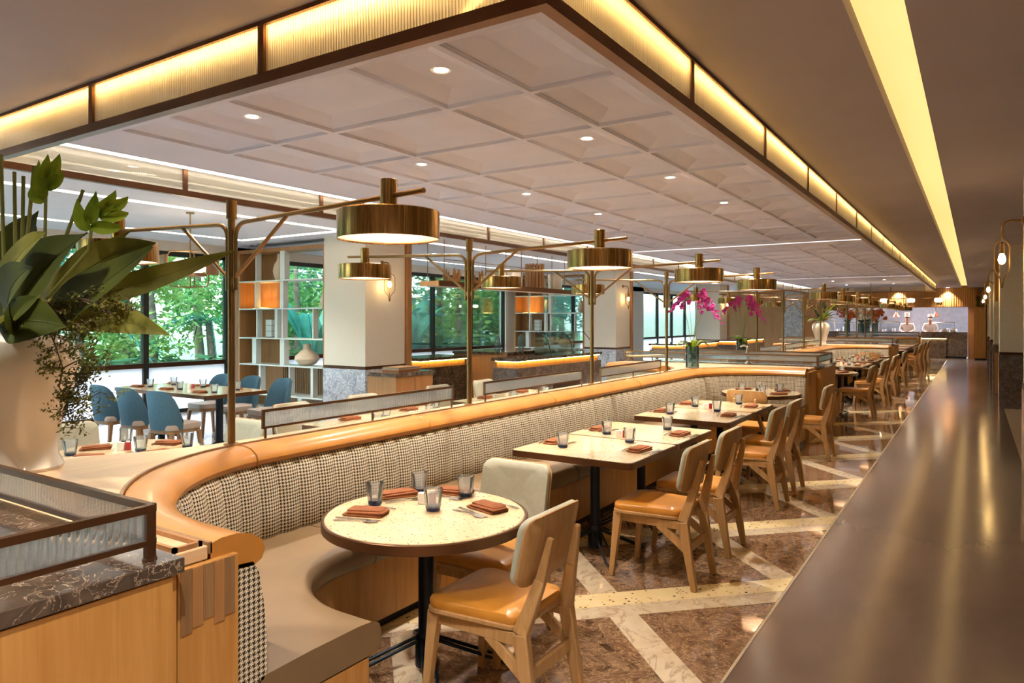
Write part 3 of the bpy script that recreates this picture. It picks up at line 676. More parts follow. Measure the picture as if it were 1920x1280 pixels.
# ------------------------------------------------------------ oak dining chairs
def oak_chair():
    t = thing('dining_chair', '', 'chair', (0, 0, 0), 0, 'oak dining chairs')
    ol = []
    for x, y, r in ((.225, .235, .06), (-.225, .235, .06), (-.195, -.205, .05), (.195, -.205, .05)):
        a0 = {(1, 1): 0, (-1, 1): 90, (-1, -1): 180, (1, -1): 270}[(1 if x > 0 else -1, 1 if y > 0 else -1)]
        sx, sy = (1 if x > 0 else -1), (1 if y > 0 else -1)
        for k in range(6): a = math.radians(a0+18*k); ol.append((x-sx*r+r*math.cos(a), y-sy*r+r*math.sin(a)))
    sagz = lambda v: -.012*(v/.2) if v < 0 else .004
    MB().pad(ol, .405, .425, lambda u, v, w: (u, v, w), .004).build('seat_board', chair_wood, t)
    MB().pad(ol, .425, .462, lambda u, v, w: (u*.985, v*.985, w), .012, .006).build('seat_pad', leather_seat, t, ang=60)
    for s in (-1, 1):
        MB().beam((s*.185, .20, .405), (s*.20, .24, 0), .042, .052, .026, .032).build('leg', chair_wood, t, bevel=.004)
        m = MB().beam((s*.182, -.285, 0), (s*.178, -.215, .40), .034, .036, .038, .066); m.beam((s*.178, -.215, .395), (s*.124, -.272, .60), .038, .066, .034, .044); m.beam((s*.124, -.272, .595), (s*.108, -.308, .765), .034, .044, .026, .024)
        m.build('leg', chair_wood, t, bevel=.006)
        MB().beam((s*.178, .20, .375), (s*.178, -.20, .375), .022, .05).build('side_rail', chair_wood, t, bevel=.003)
        MB().beam((s*.178, -.06, .365), (s*.18, -.236, .235), .02, .045, .02, .045).build('brace', chair_wood, t, bevel=.003)
    MB().beam((-.178, -.236, .235), (.178, -.236, .235), .024, .05, side=(0, 1, 0)).build('stretcher', chair_wood, t, bevel=.003)
    MB().beam((-.17, .20, .378), (.17, .20, .378), .022, .045, side=(0, 1, 0)).build('front_rail', chair_wood, t, bevel=.003)
    def mp(u, v, w):   # u across, v up from .555, w thickness towards the sitter
        cv = .28*u*u*3.2
        return (u, -.238-.2*v+cv+w, .572+v*.99)
    bo = rrect(.425, .28, .055, 6, 0, .14)
    MB().pad(bo, -.012, 0.0, mp, .004, 0, 0, .14).build('backrest', chair_wood, t, ang=50)
    MB().pad([(u*.985, .14+(v-.14)*.985) for u, v in bo], .0005, .03, mp, .01, .006, 0, .14).build('back_pad', sage, t, ang=60)
    return t
oc = oak_chair()
CH = [(-1.67, 2.47, 90, 'oak chair nearest the camera, tan leather seat seen from behind'), (-2.04, 2.93, 180, 'oak chair with sage back facing the camera at the front round table'),
      (-1.67, 4.27, 90, 'first oak chair at the front pair of square tables'), (-1.67, 4.97, 90, 'second oak chair at the front pair of square tables'),
      (-1.67, 6.39, 90, 'first oak chair at the second pair of square tables'), (-1.67, 7.06, 90, 'second oak chair at the second pair of square tables'),
      (-1.67, 8.89, 90, 'oak chair standing alone beside the far round table'), (-2.05, 7.98, 0, 'honey oak chair seen from behind at the far round table')]
for i, (x, y, a, l) in enumerate(CH):
    if i == 0: oc.location = (x, y, 0); oc.rotation_euler = (0, 0, math.radians(a)); oc['label'] = l
    else: dup(oc, (x, y, 0), math.radians(a), l)
for i, (x, y, a, l) in enumerate(CH):
    if i != 1: dup(oc, (x, y+PER, 0), math.radians(a), '%s oak chair along the second banquette' % ORD[max(0, i-1)])
    if i in (0, 2, 3, 4, 5, 6): dup(oc, (x, y+2*PER, 0), math.radians(a), '%s oak chair along the farthest banquette' % ORD[max(0, i-1)])
for i, (x, y, a) in enumerate(((-5.28, 2.55, -90), (-4.62, 3.16, 180), (-4.95, 4.3, -90), (-4.95, 5.2, -90), (-4.95, 6.4, -90), (-4.95, 7.3, -90))):
    dup(oc, (x, y, 0), math.radians(a), ['sage backed chair behind the big vase', 'sage backed chair beside the window side round table'][i] if i < 2 else '%s sage backed chair at the window side square tables' % ORD[i-2])
# ------------------------------------------------------------ tableware
def tumbler():
    t = thing('tumbler', '', 'glass', (0, 0, 0), 0, 'water tumblers')
    MB().lathe([(.0335, .014), (.037, .045), (.041, .075), (.0435, .102), (.0425, .103), (.039, .075), (.035, .045), (.030, .02)], 32, (0, 0, 0), 8, .035).build('bowl', tumbler_m, t, ang=25)
    MB().lathe([(.030, 0), (.033, .003), (.0335, .014), (.031, .022), (1e-6, .020)], 24).build('base', tumbler_base, t); return t
tm = tumbler(); tm_used = [False]
def put(root, used, loc, rz, label):
    if not used[0]: root.location = loc; root.rotation_euler = (0, 0, rz); root['label'] = label; used[0] = True; return root
    return dup(root, loc, rz, label)
def nap_mesh(seed):
    r = random.Random(seed); m = MB()
    for k, (w, d, dx, dy) in enumerate(((.19, .11, 0, 0), (.184, .10, .006, .006), (.176, .09, .010, -.004), (.168, .082, .004, .008))):
        o = rrect(w, d, .012, 3, dx+r.uniform(-.004, .004), dy+r.uniform(-.004, .004)); wob = r.uniform(.5, 2)
        m.pad(o, .001+.006*k, .0065+.006*k, lambda u, v, z: (u, v, z+.002*math.sin(u*30*wob)), .003, .002)
    return m
nap = nap_mesh(1).build('napkin', napkin_m, ang=50); tag(nap, '', 'napkin', 'terracotta napkins'); nap_used = [False]
def flat(m, outline, z=.0015, h=.0018, arch=0):
    n = len(outline); m.add([(x, y, z+arch*math.sin(PI*min(1, max(0, (x+.1)/.2)))) for x, y in outline]+[(x, y, z+h+arch*math.sin(PI*min(1, max(0, (x+.1)/.2)))) for x, y in outline],
          [tuple(range(n-1, -1, -1)), tuple(range(n, 2*n))]+[(i, (i+1) % n, (i+1) % n+n, i+n) for i in range(n)]); return m
def fork():
    m = flat(MB(), [(-.1, -.004), (-.09, -.007), (-.03, -.004), (.03, -.003), (.045, -.012), (.055, -.013), (.055, .013), (.045, .012), (.03, .003), (-.03, .004), (-.09, .007), (-.1, .004)], arch=.006)
    for y in (-.0105, -.0035, .0035, .0105): flat(m, [(.054, y-.002), (.1, y-.0012), (.1, y+.0012), (.054, y+.002)], arch=.006)
    return m
def knife(): return flat(MB(), [(-.11, -.005), (-.1, -.008), (0, -.006), (.01, -.004), (.015, -.011), (.09, -.010), (.11, .002), (.105, .006), (.01, .006), (0, .006), (-.1, .008), (-.11, .005)])
def spoon(): return flat(MB(), [(-.1, -.004), (-.09, -.007), (-.02, -.004), (.035, -.003)]+[(.07+.033*math.cos(a), .02*math.sin(a)) for a in [math.radians(q) for q in range(-160, 161, 20)]]+[(.035, .003), (-.02, .004), (-.09, .007), (-.1, .004)], arch=.004)
CUT = {}
for nm, f in (('fork', fork), ('knife', knife), ('spoon', spoon)):
    o = f().build(nm, steel, ang=30); tag(o, '', nm, 'stainless cutlery'); CUT[nm] = (o, [False])
def setting(g, n, rz, glabel, cut=True, z=TZ):
    put(tm, tm_used, (g[0], g[1], z), random.uniform(0, 6), 'ribbed tumbler with blue base, '+glabel)
    if n: put(nap, nap_used, (n[0], n[1], z), rz, 'folded terracotta napkin, '+glabel)
    if n and cut:
        dx, dy = math.cos(rz+PI/2), math.sin(rz+PI/2)
        for nm, off, rr in (('fork', .095, .12), ('knife', -.085, -.05), ('spoon', -.115, .1)):
            o, u = CUT[nm]; put(o, u, (n[0]+dx*off, n[1]+dy*off, z), rz+rr, '%s, %s' % ({'fork': 'dinner fork', 'knife': 'dinner knife', 'spoon': 'soup spoon'}[nm], glabel))
def cruet(x, y, label, z=TZ, red=True):
    t = thing('condiment_set', 'small white salt block and red packet, '+label, 'condiments', (x, y, z), .4, 'condiment sets')
    MB().prism(rrect(.045, .035, .008), 0, .05).build('salt_block', white_m, t); MB().prism(rrect(.03, .03, .006, 3, .045, .01), 0, .052).build('packet', red_m, t); MB().prism(rrect(.02, .02, .004, 3, .045, .01), .052, .06).build('cap', white_m, t)
for g, n, a, l in (((-2.40, 2.48), (-2.31, 2.33), 20, 'front of the round front table'), ((-2.38, 2.78), (-2.42, 2.66), 60, 'bench side of the round front table'), ((-2.10, 2.55), (-1.90, 2.70), -15, 'middle of the round front table'), ((-2.13, 2.84), (-2.22, 2.86), 10, 'back of the round front table')):
    setting(g, n, math.radians(a), l)
cruet(-2.22, 2.62, 'round front table')
def pair(y0, dx, lab, cut, z=TZ, flip=1):
    for (gx, gy, nx, ny, l) in ((-2.39, .27, -2.52, .40, 'bench side near corner of '), (-2.38, .95, -2.52, 1.12, 'bench side far corner of '), (-2.08, .70, -1.89, .44, 'aisle side near corner of '), (-2.07, 1.42, -1.89, 1.22, 'aisle side far corner of ')):
        X = lambda x: x if flip > 0 else (MIR-x+dx)
        setting((X(gx), y0+gy), (X(nx), y0+ny), PI/2+random.uniform(-.12, .12), l+lab, cut, z)
    cruet((-2.24 if flip > 0 else MIR+2.24+dx), y0+.86, lab, z)
pair(4.035, 0, 'the front square tables', True); pair(6.10, 0, 'the second square tables', True)
def rnd(cx, cy, lab, cut):
    for k, (a, l) in enumerate(((200, 'front of '), (110, 'bench side of '), (20, 'back of '), (290, 'aisle side of '))):
        q = math.radians(a); setting((cx+.22*math.cos(q), cy+.22*math.sin(q)), (cx+.33*math.cos(q+.55), cy+.33*math.sin(q+.55)), q+.55+PI/2, l+lab, cut)
    cruet(cx, cy, lab)
rnd(-2.20, 8.95, 'the far round table', False)
rnd(-2.10, 2.5+PER, 'the first round table of the second banquette', False); pair(4.035+PER, 0, 'the first square pair, second banquette', False); pair(6.10+PER, 0, 'the second square pair, second banquette', False); rnd(-2.2, 8.95+PER, 'the last round table of the second banquette', False)
for g, n, a, l in (((-4.92, 2.29), (-4.72, 2.30), 30, 'front of the table behind the vase'), ((-5.10, 2.75), (-5.02, 2.50), 60, 'window side of the table behind the vase'), ((-4.68, 2.62), (-4.80, 2.88), 20, 'middle of the table behind the vase'), ((-4.56, 2.88), (-4.50, 2.62), 80, 'far side of the table behind the vase')): setting(g, n, math.radians(a), l, False)
cruet(-4.85, 2.58, 'table behind the vase')
pair(4.035, 0, 'the near window side square tables', False, TZ, -1); pair(6.10, 0, 'the far window side square tables', False, TZ, -1)
# ------------------------------------------------------------ window table with blue bucket chairs
wt = thing('window_table', 'long dark rimmed table by the garden window', 'table', (-8.3, 5.27, 0))
MB().prism(rrect(1.98, .84, .05), .715, .74).build('tabletop', terrazzo, wt, ang=30)
o = rrect(2.0, .86, .055); i_ = rrect(1.982, .842, .048); n = len(o); vs = []
for P, z in ((o, .695), (o, .738), (i_, .738), (i_, .695)): vs += [(x, y, z) for x, y in P]
MB().add(vs, [(r*n+k, r*n+(k+1) % n, ((r+1) % 4)*n+(k+1) % n, ((r+1) % 4)*n+k) for r in range(4) for k in range(n)]).build('rim', bronze, wt, ang=30)
for x in (-.62, .62):
    MB().tube([(x, 0, .03), (x, 0, .715)], .045, 16).build('pedestal', black_metal, wt, ang=60)
    for s in (-1, 1): MB().tube([(x, 0, .14), (x, s*.3, .03), (x+.06, s*.33, .02), (x-.06, s*.33, .02), (x, s*.3, .03)], .012, 7).build('foot', black_metal, wt, ang=60)
def bucket():
    t = thing('bucket_chair', '', 'chair', (0, 0, 0), 0, 'blue bucket chairs')
    m = MB(); n = 18; vs = []; fs = []
    for i in range(n+1):
        q = -1.35+2.7*i/n; c = abs(q)/1.35; top = .835-.33*c**4.5; rx, ry = .245, .235
        x, y = rx*math.sin(q), -.02-ry*math.cos(q); ix, iy = (rx-.04)*math.sin(q), -.02-(ry-.045)*math.cos(q); lean = lambda z: -.05*(z-.4)/.43*math.cos(q)
        for (px, py, z) in ((x*.94, y*.94, .40), (x, y, .5), (x, y+lean(top-.05), top-.04), ((x+ix)/2, (y+iy)/2+lean(top), top), (ix, iy+lean(top-.05), top-.04), (ix*.96, iy*.96, .40)): vs.append((px, py, z))
    for i in range(n):
        for k in range(6): k2 = (k+1) % 6; fs.append((i*6+k, (i+1)*6+k, (i+1)*6+k2, i*6+k2))
    fs += [tuple(range(6)), tuple(n*6+k for k in range(5, -1, -1))]
    m.add(vs, fs).build('back_shell', blue_fabric, t, ang=50)
    MB().pad(rrect(.42, .44, .09, 5, 0, .01), .395, .455, lambda u, v, w: (u, v, w), .016, .008, 0, .01).build('seat_pad', grey_leather, t, ang=60)
    MB().pad(rrect(.40, .42, .08, 5, 0, .01), .355, .395, lambda u, v, w: (u, v, w), .004, 0, 0, .01).build('seat_frame', walnut, t)
    for sx in (-1, 1):
        for sy, yy in ((1, .19), (-1, -.16)): MB().beam((sx*.165, yy, .36), (sx*.185, yy+sy*.035, 0), .042, .042, .024, .024).build('leg', walnut, t)
    return t
bc = bucket(); bu = [False]
for i, (x, y, a) in enumerate(((-8.78, 4.62, 0), (-8.14, 4.60, 0), (-7.50, 4.58, .12), (-8.95, 5.98, PI), (-8.32, 6.0, PI), (-7.66, 5.98, PI-.1))):
    put(bc, bu, (x, y, 0), a, ['leftmost blue bucket chair with its back to the camera', 'middle blue bucket chair with its back to the camera', 'rightmost blue bucket chair with its back to the camera', 'leftmost blue chair on the far side of the window table', 'middle blue chair on the far side of the window table', 'rightmost blue chair on the far side of the window table'][i])
for i, x in enumerate((-9.0, -8.35, -7.65)):
    setting((x+.12, 5.10), (x-.05, 5.02), random.uniform(-.2, .2), '%s place on the near side of the window table' % ORD[i], False, .741); setting((x+.08, 5.44), (x-.08, 5.53), random.uniform(-.2, .2), '%s place on the far side of the window table' % ORD[i], False, .741)
cruet(-8.3, 5.27, 'window table', .741)
# ------------------------------------------------------------ bookcases
def bx_px(px, y=8.1):
    u = (px-960)/F_PX; return (-math.sin(YAW)+u*math.cos(YAW))/(math.cos(YAW)+u*math.sin(YAW))*y
def bookcase(label, x0, x1, y):
    t = thing('bookcase', label, 'bookcase', ((x0+x1)/2, y, 0), 0, 'open bookcases'); w = lambda nm, m, *a: MB().box(*a).build(nm, m, t, True, 0)
    D = .38
    w('side', oak_rose, x0, y, 0, x0+.05, y+D, 2.86); w('side', oak_rose, x1-.05, y, 0, x1, y+D, 2.86); w('top', oak_rose, x0+.05, y, 2.80, x1-.05, y+D, 2.86)
    w('back_panel', oak_rose, x0+.05, y+D-.02, .04, x0+.80, y+D, 2.80); w('back_panel', walnut, x0+.78, y+D-.02, .04, x1-.05, y+D, .80); w('plinth', black_metal, x0+.05, y+.04, 0, x1-.05, y+D, .04)
    Z = [.06, .30, .82, 1.29, 1.81, 2.30]
    for z in Z: w('shelf', white_lac, x0+.05, y-.015, z-.022, x1-.05, y+D-.021, z)
    W_ = x1-x0
    for lv, (f, th) in ((4, (.20, .025)), (4, (.50, .09)), (3, (.22, .03)), (3, (.52, .025)), (3, (.86, .025)), (2, (.17, .11)), (2, (.50, .11)), (1, (.25, .05)), (1, (.60, .025)), (1, (.84, .06)), (0, (.36, .025)), (0, (.70, .10)), (5, (.21, .025)), (5, (.50, .12)), (3, (.44, .07))):
        a = x0+f*W_; zb = Z[lv]; zt = Z[lv+1]-.022 if lv < 5 else 2.80
        w('divider', white_lac, a, y+.01, zb, a+th, y+.12, zt)
    for k in range(26): w('slat', walnut, x0+.80+k*.054, y+D-.035, .32, x0+.82+k*.054, y+D-.0205, .795)
    u = thing('amber_uplight', 'amber pyramid uplight in the '+label, 'lamp', (x0+.42, y+.2, 1.811), 0, 'bookcase uplights')
    MB().add([(-.22, -.08, 0), (.22, -.08, 0), (.22, .08, 0), (-.22, .08, 0), (0, 0, .02)], [(0, 3, 2, 1), (0, 1, 4), (1, 2, 4), (2, 3, 4), (3, 0, 4)]).build('base', star_glow, u)
    spot('uplight_beam', (-.1, .0, .03), 2.2, u, 1.0, .4, (1, .66, .25), .02, (PI-.3, 0, 0)); spot('uplight_beam', (.12, .0, .03), 2.2, u, 1.0, .4, (1, .66, .25), .02, (PI-.3, 0, 0))
    return t
for i, y in enumerate((8.1, 17.35)):
    lab = ['near bookcase between window and column', 'far bookcase behind the buffet'][i]; bookcase(lab, -11.25, -8.96, y); x0 = -11.25
    o = MB().lathe([(.06, 0), (.09, .08), (.105, .17), (.08, .28), (.035, .36), (.03, .45), (.036, .47)], 28, (0, 0, 0), 9, .03).build('ribbed_vase', stoneware); o.location = (x0+.95, y+.15, 2.301); tag(o, 'ribbed bottle vase on the top shelf of the '+lab, 'vase', 'bookcase pieces')
    o = MB().lathe([(.07, 0), (.15, .03), (.21, .11), (.20, .16), (.12, .24), (.07, .28), (.065, .36), (.075, .37), (.06, .37)], 32).build('squat_vase', stoneware); o.location = (x0+1.62, y+.2, .821); tag(o, 'squat cream vase low in the '+lab, 'vase', 'bookcase pieces')
    o = MB().lathe([(.05, 0), (.09, .06), (.10, .12), (.06, .22), (.03, .34), (.035, .36)], 24).build('slim_vase', ceramic); o.location = (x0+2.08, y+.2, 1.811); tag(o, 'slim white vase at the right of the '+lab, 'vase', 'bookcase pieces')
    t = thing('stacked_box', 'small grid patterned box in the '+lab, 'box', (x0+.70, y+.2, 1.291), 0, 'bookcase pieces')
    for k in range(3): MB().box(-.08, -.08, .012+k*.105, .08, .08, .11+k*.105).build('cube', white_lac, t)
    for k in range(4): MB().box(-.075, -.075, k*.105+.001, .075, .075, k*.105+.0115).build('spacer', black_metal, t)
# ------------------------------------------------------------ buffet
def cab(label, x0, y0, x1, y1, h, body, top, lit=False, seams=0, name='buffet_cabinet'):
    t = thing(name, label, 'counter', ((x0+x1)/2, (y0+y1)/2, 0), 0, 'buffet counters'); w = lambda nm, m, *a: MB().box(*a).build(nm, m, t, True, 0)
    w('plinth', black_metal, x0+.04, y0+.04, 0, x1-.04, y1-.04, .08); zt = h-.05
    if lit:
        w('body', body, x0+.02, y0+.02, .08, x1-.02, y1-.02, zt-.12); w('recess', oak, x0+.07, y0+.07, zt-.12, x1-.07, y1-.07, zt)
        w('led_strip', led_warm, x1-.05, y0+.06, zt-.012, x1-.035, y1-.06, zt-.002); w('led_strip', led_warm, x0+.06, y0+.035, zt-.012, x1-.06, y0+.05, zt-.002)
    else: w('body', body, x0+.02, y0+.02, .08, x1-.02, y1-.02, zt)
    w('worktop', top, x0, y0, zt, x1, y1, h)
    for k in range(seams): yy = y0+(k+1)*(y1-y0)/(seams+1); w('joint', black_metal, x1-.0205, yy-.003, .1, x1-.018, yy+.003, zt-.02)
    return t
cab('oak waiter station with dark top beside the near column', -6.42, 6.46, -5.9, 7.2, .95, oak_rose, emperador, False, 1)
tr = thing('menu_stack', 'stack of menus on the oak waiter station', 'menus', (-6.15, 6.85, .951), 0)
for k in range(4): MB().box(-.16, -.2, k*.014, .12, .2, k*.014+.011).build('menu', [napkin_m, walnut, grey_leather, walnut][k], tr)
cab('dark marble buffet counter behind the near column', -8.6, 9.2, -7.85, 10.6, .95, emperador, emperador, True)
cab('slatted oak buffet cabinet between the marble counters', -8.3, 10.65, -7.05, 11.9, 1.02, oak_rose, emperador, False, 4)
bf = cab('marble front buffet counter with glowing ledge', -6.99, 10.05, -6.45, 13.3, .95, marble_stone, emperador, True)
MB().box(-6.469, 11.3, .30, -6.462, 12.3, .62).build('niche', bronze_dk, bf, True, 0); MB().box(-6.4619, 11.35, .58, -6.455, 12.25, .60).build('niche_light', led_warm, bf, True, 0)
gd = thing('sneeze_guard', 'curved glass guard on the marble buffet counter', 'glass guard', (-6.72, 12.3, .951))
MB().box(-.2, -.9, 0, -.19, .9, .42).build('glass_sheet', pane_m, gd, ang=0)
for y in (-.85, 0, .85): MB().tube([(.12, y, 0), (.06, y, .25), (-.08, y, .4), (-.19, y, .42)], .008, 7).build('bracket', black_metal, gd, ang=60)
MB().box(-.19, -.9, .415, .05, .9, .421).build('glass_top', pane_m, gd, ang=0)
for i, (x, y) in enumerate(((-7.4, 10.85), (-7.3, 11.5))):
    o = MB().lathe([(.05, 0), (.055, .01), (.055, .24), (.03, .28), (.03, .30), (1e-6, .31)], 20).build('water_bottle', vase_glass); o.location = (x, y, 1.021); tag(o, ['near', 'far'][i]+' clear water bottle on the oak buffet cabinet', 'bottle', 'buffet bottles')
for i, (x0, y0, y1) in enumerate(((-7.6, 18.6, 22.5), (-7.4, 23.5, 27.5))): cab('%s buffet counter beyond the far bookcase' % ORD[i], x0, y0, x0+.8, y1, .95, marble_stone, emperador, True)
# hanging shelf over the buffet
hs = thing('hanging_shelf', 'long shelf hung on thin brass rods over the buffet', 'shelf', (-7.6, 8.9, 2.2))
MB().box(-7.8, 9.12, 2.17, -7.4, 14.2, 2.25).build('board', oak_pale, hs, True, 0); MB().box(-7.4, 9.12, 2.165, -7.385, 14.2, 2.255).build('edge', bronze, hs, True, 0)
for y in (9.3, 10.5, 11.7, 12.9, 14.1):
    for x in (-7.78, -7.42): MB().tube([(x, y, 2.25), (x, y, CEIL)], .007, 6).build('rod', brass_dk, hs, True, 60)
for x in (-7.78, -7.42): MB().tube([(x, 9.3, 2.62), (x, 14.1, 2.62)], .007, 6).build('cross_rod', brass_dk, hs, True, 60)
def crown(seed):
    r = random.Random(seed); m = MB()
    for k in range(9):
        a = 2*PI*k/9; R = .12+r.uniform(-.02, .03); h = .12+r.uniform(0, .14); w = .075
        p = [(R*math.cos(a-w*5), R*math.sin(a-w*5), 0), (R*math.cos(a+w*5), R*math.sin(a+w*5), 0), ((R+.03)*math.cos(a+.2), (R+.03)*math.sin(a+.2), h*.6), ((R+.01)*math.cos(a), (R+.01)*math.sin(a), h)]
        q = [(x*.86, y*.86, z) for x, y, z in p]; m.add(p+q, [(0, 1, 2, 3), (7, 6, 5, 4), (0, 4, 5, 1), (1, 5, 6, 2), (2, 6, 7, 3), (3, 7, 4, 0)])
    return m
for i, y in enumerate((9.75, 10.45, 11.15)):
    o = crown(i).build('driftwood_crown', driftwood, ang=0); o.location = (-7.6, y, 2.251); o.rotation_euler = (0, 0, i); tag(o, '%s pointed driftwood bowl on the hanging shelf' % ORD[i], 'sculpture', 'driftwood bowls')
for i, y in enumerate((11.75, 13.35)):
    o = MB().lathe([(.13, 0), (.15, .02), (.16, .30), (.15, .34), (.13, .34)], 24).build('white_pot', ceramic); o.location = (-7.6, y, 2.251); tag(o, '%s white ceramic cylinder on the hanging shelf' % ['near', 'far'][i], 'pot', 'white cylinders')
sl = thing('slatted_drum', 'round drum of wooden slats on the hanging shelf', 'drum', (-7.6, 12.5, 2.251))
for k in range(16): a = 2*PI*k/16; MB().beam((.19*math.cos(a), .19*math.sin(a), 0), (.19*math.cos(a), .19*math.sin(a), .5), .05, .012, side=(-math.sin(a), math.cos(a), 0)).build('slat', oak_rose, sl)
MB().lathe([(.17, .02), (.18, .02), (.18, .04), (.17, .04)], 24).build('ring', walnut, sl); MB().lathe([(.17, .46), (.18, .46), (.18, .48), (.17, .48)], 24).build('ring', walnut, sl)
# ------------------------------------------------------------ wall sconces
def sconce():
    t = thing('wall_sconce', '', 'sconce', (0, 0, 0), 0, 'lantern sconces')
    MB().lathe([(.04, 0), (.04, .015), (.02, .02)], 18).xf(Matrix.Rotation(PI/2, 4, 'Y')).build('wall_plate', brass_dk, t)
    MB().tube([(.01, 0, 0), (.10, 0, .005), (.145, 0, -.01), (.165, 0, -.05), (.168, 0, -.14)], .010, 8).build('arm', brass_dk, t, ang=60)
    for k in range(4):
        a = k*PI/2+PI/4; c, s = math.cos(a), math.sin(a)
        pts = [(.168+c*r, s*r, z) for r, z in ((.008, -.12), (.018, -.17), (.07, -.21), (.085, -.24), (.085, -.44), (.072, -.47), (.02, -.53), (.006, -.62))]
        MB().tube(pts, .0055, 6).build('cage_bar', brass_dk, t, ang=60)
    MB().lathe([(.02, -.30), (.022, -.30), (.022, -.20), (.01, -.19)], 14, (.168, 0, 0)).build('socket', brass_dk, t)
    MB().lathe([(1e-6, -.40), (.02, -.39), (.031, -.36), (.026, -.325), (.014, -.30)], 14, (.168, 0, 0)).build('bulb', bulb, t)
    point('bulb_light', (.168, 0, -.36), 24, t); return t
sc = sconce(); su = [False]
for i, (x, y, rz) in enumerate(((-7.999, 8.42, 0), (-7.999, 17.75, 0), (-7.999, 26.9, 0), (.379, 8.05, PI), (.379, 16.05, PI), (.379, 21.0, PI), (.379, 25.9, PI))):
    put(sc, su, (x, y, 2.52), rz, ['lantern sconce on the big near column', 'lantern sconce on the second garden side column', 'lantern sconce on the far garden side column', 'large lantern sconce at the right edge of the picture', 'second lantern sconce on the aisle columns', 'third lantern sconce on the aisle columns', 'farthest lantern sconce on the aisle columns'][i])
# wood fin with mirror on the right of the aisle
fn = thing('wood_fin', 'oak fin with a pale mirror strip right of the aisle', 'wall fin', (.42, 18.6, 0)); MB().box(.36, 18.55, .02, .5, 18.7, CEIL).build('fin', oak, fn, True, 0); MB().box(.36, 18.535, .9, .46, 18.549, 2.0).build('mirror', plain('mirror_pale', '#e8ecf0', .08, 1, var=.02), fn, True, 0)
pb = thing('plant_shelf', 'small open oak box with trailing plants on the oak pier', 'shelf', (.17, 34.5, 2.101)); 
for a in ((-.02, 34.25, 2.101, .36, 34.7, 2.13), (-.02, 34.25, 2.62, .36, 34.7, 2.65), (-.02, 34.25, 2.13, .01, 34.7, 2.62), (.33, 34.25, 2.13, .36, 34.7, 2.62)): MB().box(*a).build('board', oak, pb, True, 0)
r_ = random.Random(4); m = MB()
for k in range(120):
    p = Vector((r_.uniform(.03, .31), r_.uniform(34.3, 34.6), r_.uniform(2.16, 2.5))); d = Vector((r_.uniform(-1, 1), r_.uniform(-1, 1), r_.uniform(-.2, 1))).normalized()*.07; e = d.cross(Vector((.3, .2, 1))).normalized()*.02
    m.add([p-e, p+d*.5-e, p+d, p+e], [(0, 1, 2, 3)])
m.build('plants', leaf_lime, pb, True, 0)['kind'] = 'stuff'
# ------------------------------------------------------------ pendants
gp = thing('globe_chandelier', 'glass globe chandelier with wooden discs over the window table', 'chandelier', (-8.25, 5.25, 1.95))
MB().tube([(0, 0, .55), (0, 0, 1.0)], .008, 8).build('rod', brass_dk, gp, ang=60); MB().lathe([(.05, .985), (.05, 1.0)], 16).build('ceiling_rose', brass_dk, gp)
for k, a in enumerate((.3, .3+2*PI/3, .3+4*PI/3)):
    c, s = math.cos(a)*.22, math.sin(a)*.22
    MB().ball((c*.55, s*.55, .33), .095, 18, 10).build('globe', globe_glow, gp, ang=80)
    MB().prism(rrect(.17, .17, .04, 4, c*.55, s*.55), .20, .235).build('wood_cup', walnut, gp)
    MB().tube([(0, 0, .52), (c*1.1, s*1.1, .50), (c*1.25, s*1.25, .45), (c*1.25, s*1.25, .12), (c*1.1, s*1.1, .07), (0, 0, .06)], .008, 7).build('frame_bar', brass_dk, gp, ang=60)
    MB().prism(rrect(.03, .22, .012, 3, 0, 0), -.12, .12).xf(Matrix.Translation((c*1.5, s*1.5, .33)) @ Matrix.Rotation(a, 4, 'Z')).build('wood_disc', walnut, gp)
MB().tube([(0, 0, .06), (0, 0, .55)], .008, 8).build('spine', brass_dk, gp, ang=60)
fc = thing('ring_chandelier', 'brass bar chandelier with glowing cups in front of the kitchen', 'chandelier', (-2.2, 27.2, 2.2))
for x in (-1.0, 1.0): MB().tube([(x*.8, 0, .12), (x*.8, 0, .75)], .012, 6).build('rod', brass_dk, fc, ang=60)
MB().tube([(-1.3, 0, .12), (1.3, 0, .12)], .014, 6).build('bar', brass_dk, fc, ang=60)
for x in (-1.2, -.4, .4, 1.2):
    MB().lathe([(.05, 0), (.11, .01), (.12, .06), (.11, .12), (.03, .13)], 18, (x, 0, 0)).build('glow_cup', globe_glow, fc); MB().lathe([(.10, -.09), (.10, -.01), (.02, 0)], 18, (x, 0, 0)).build('cup', brass, fc)
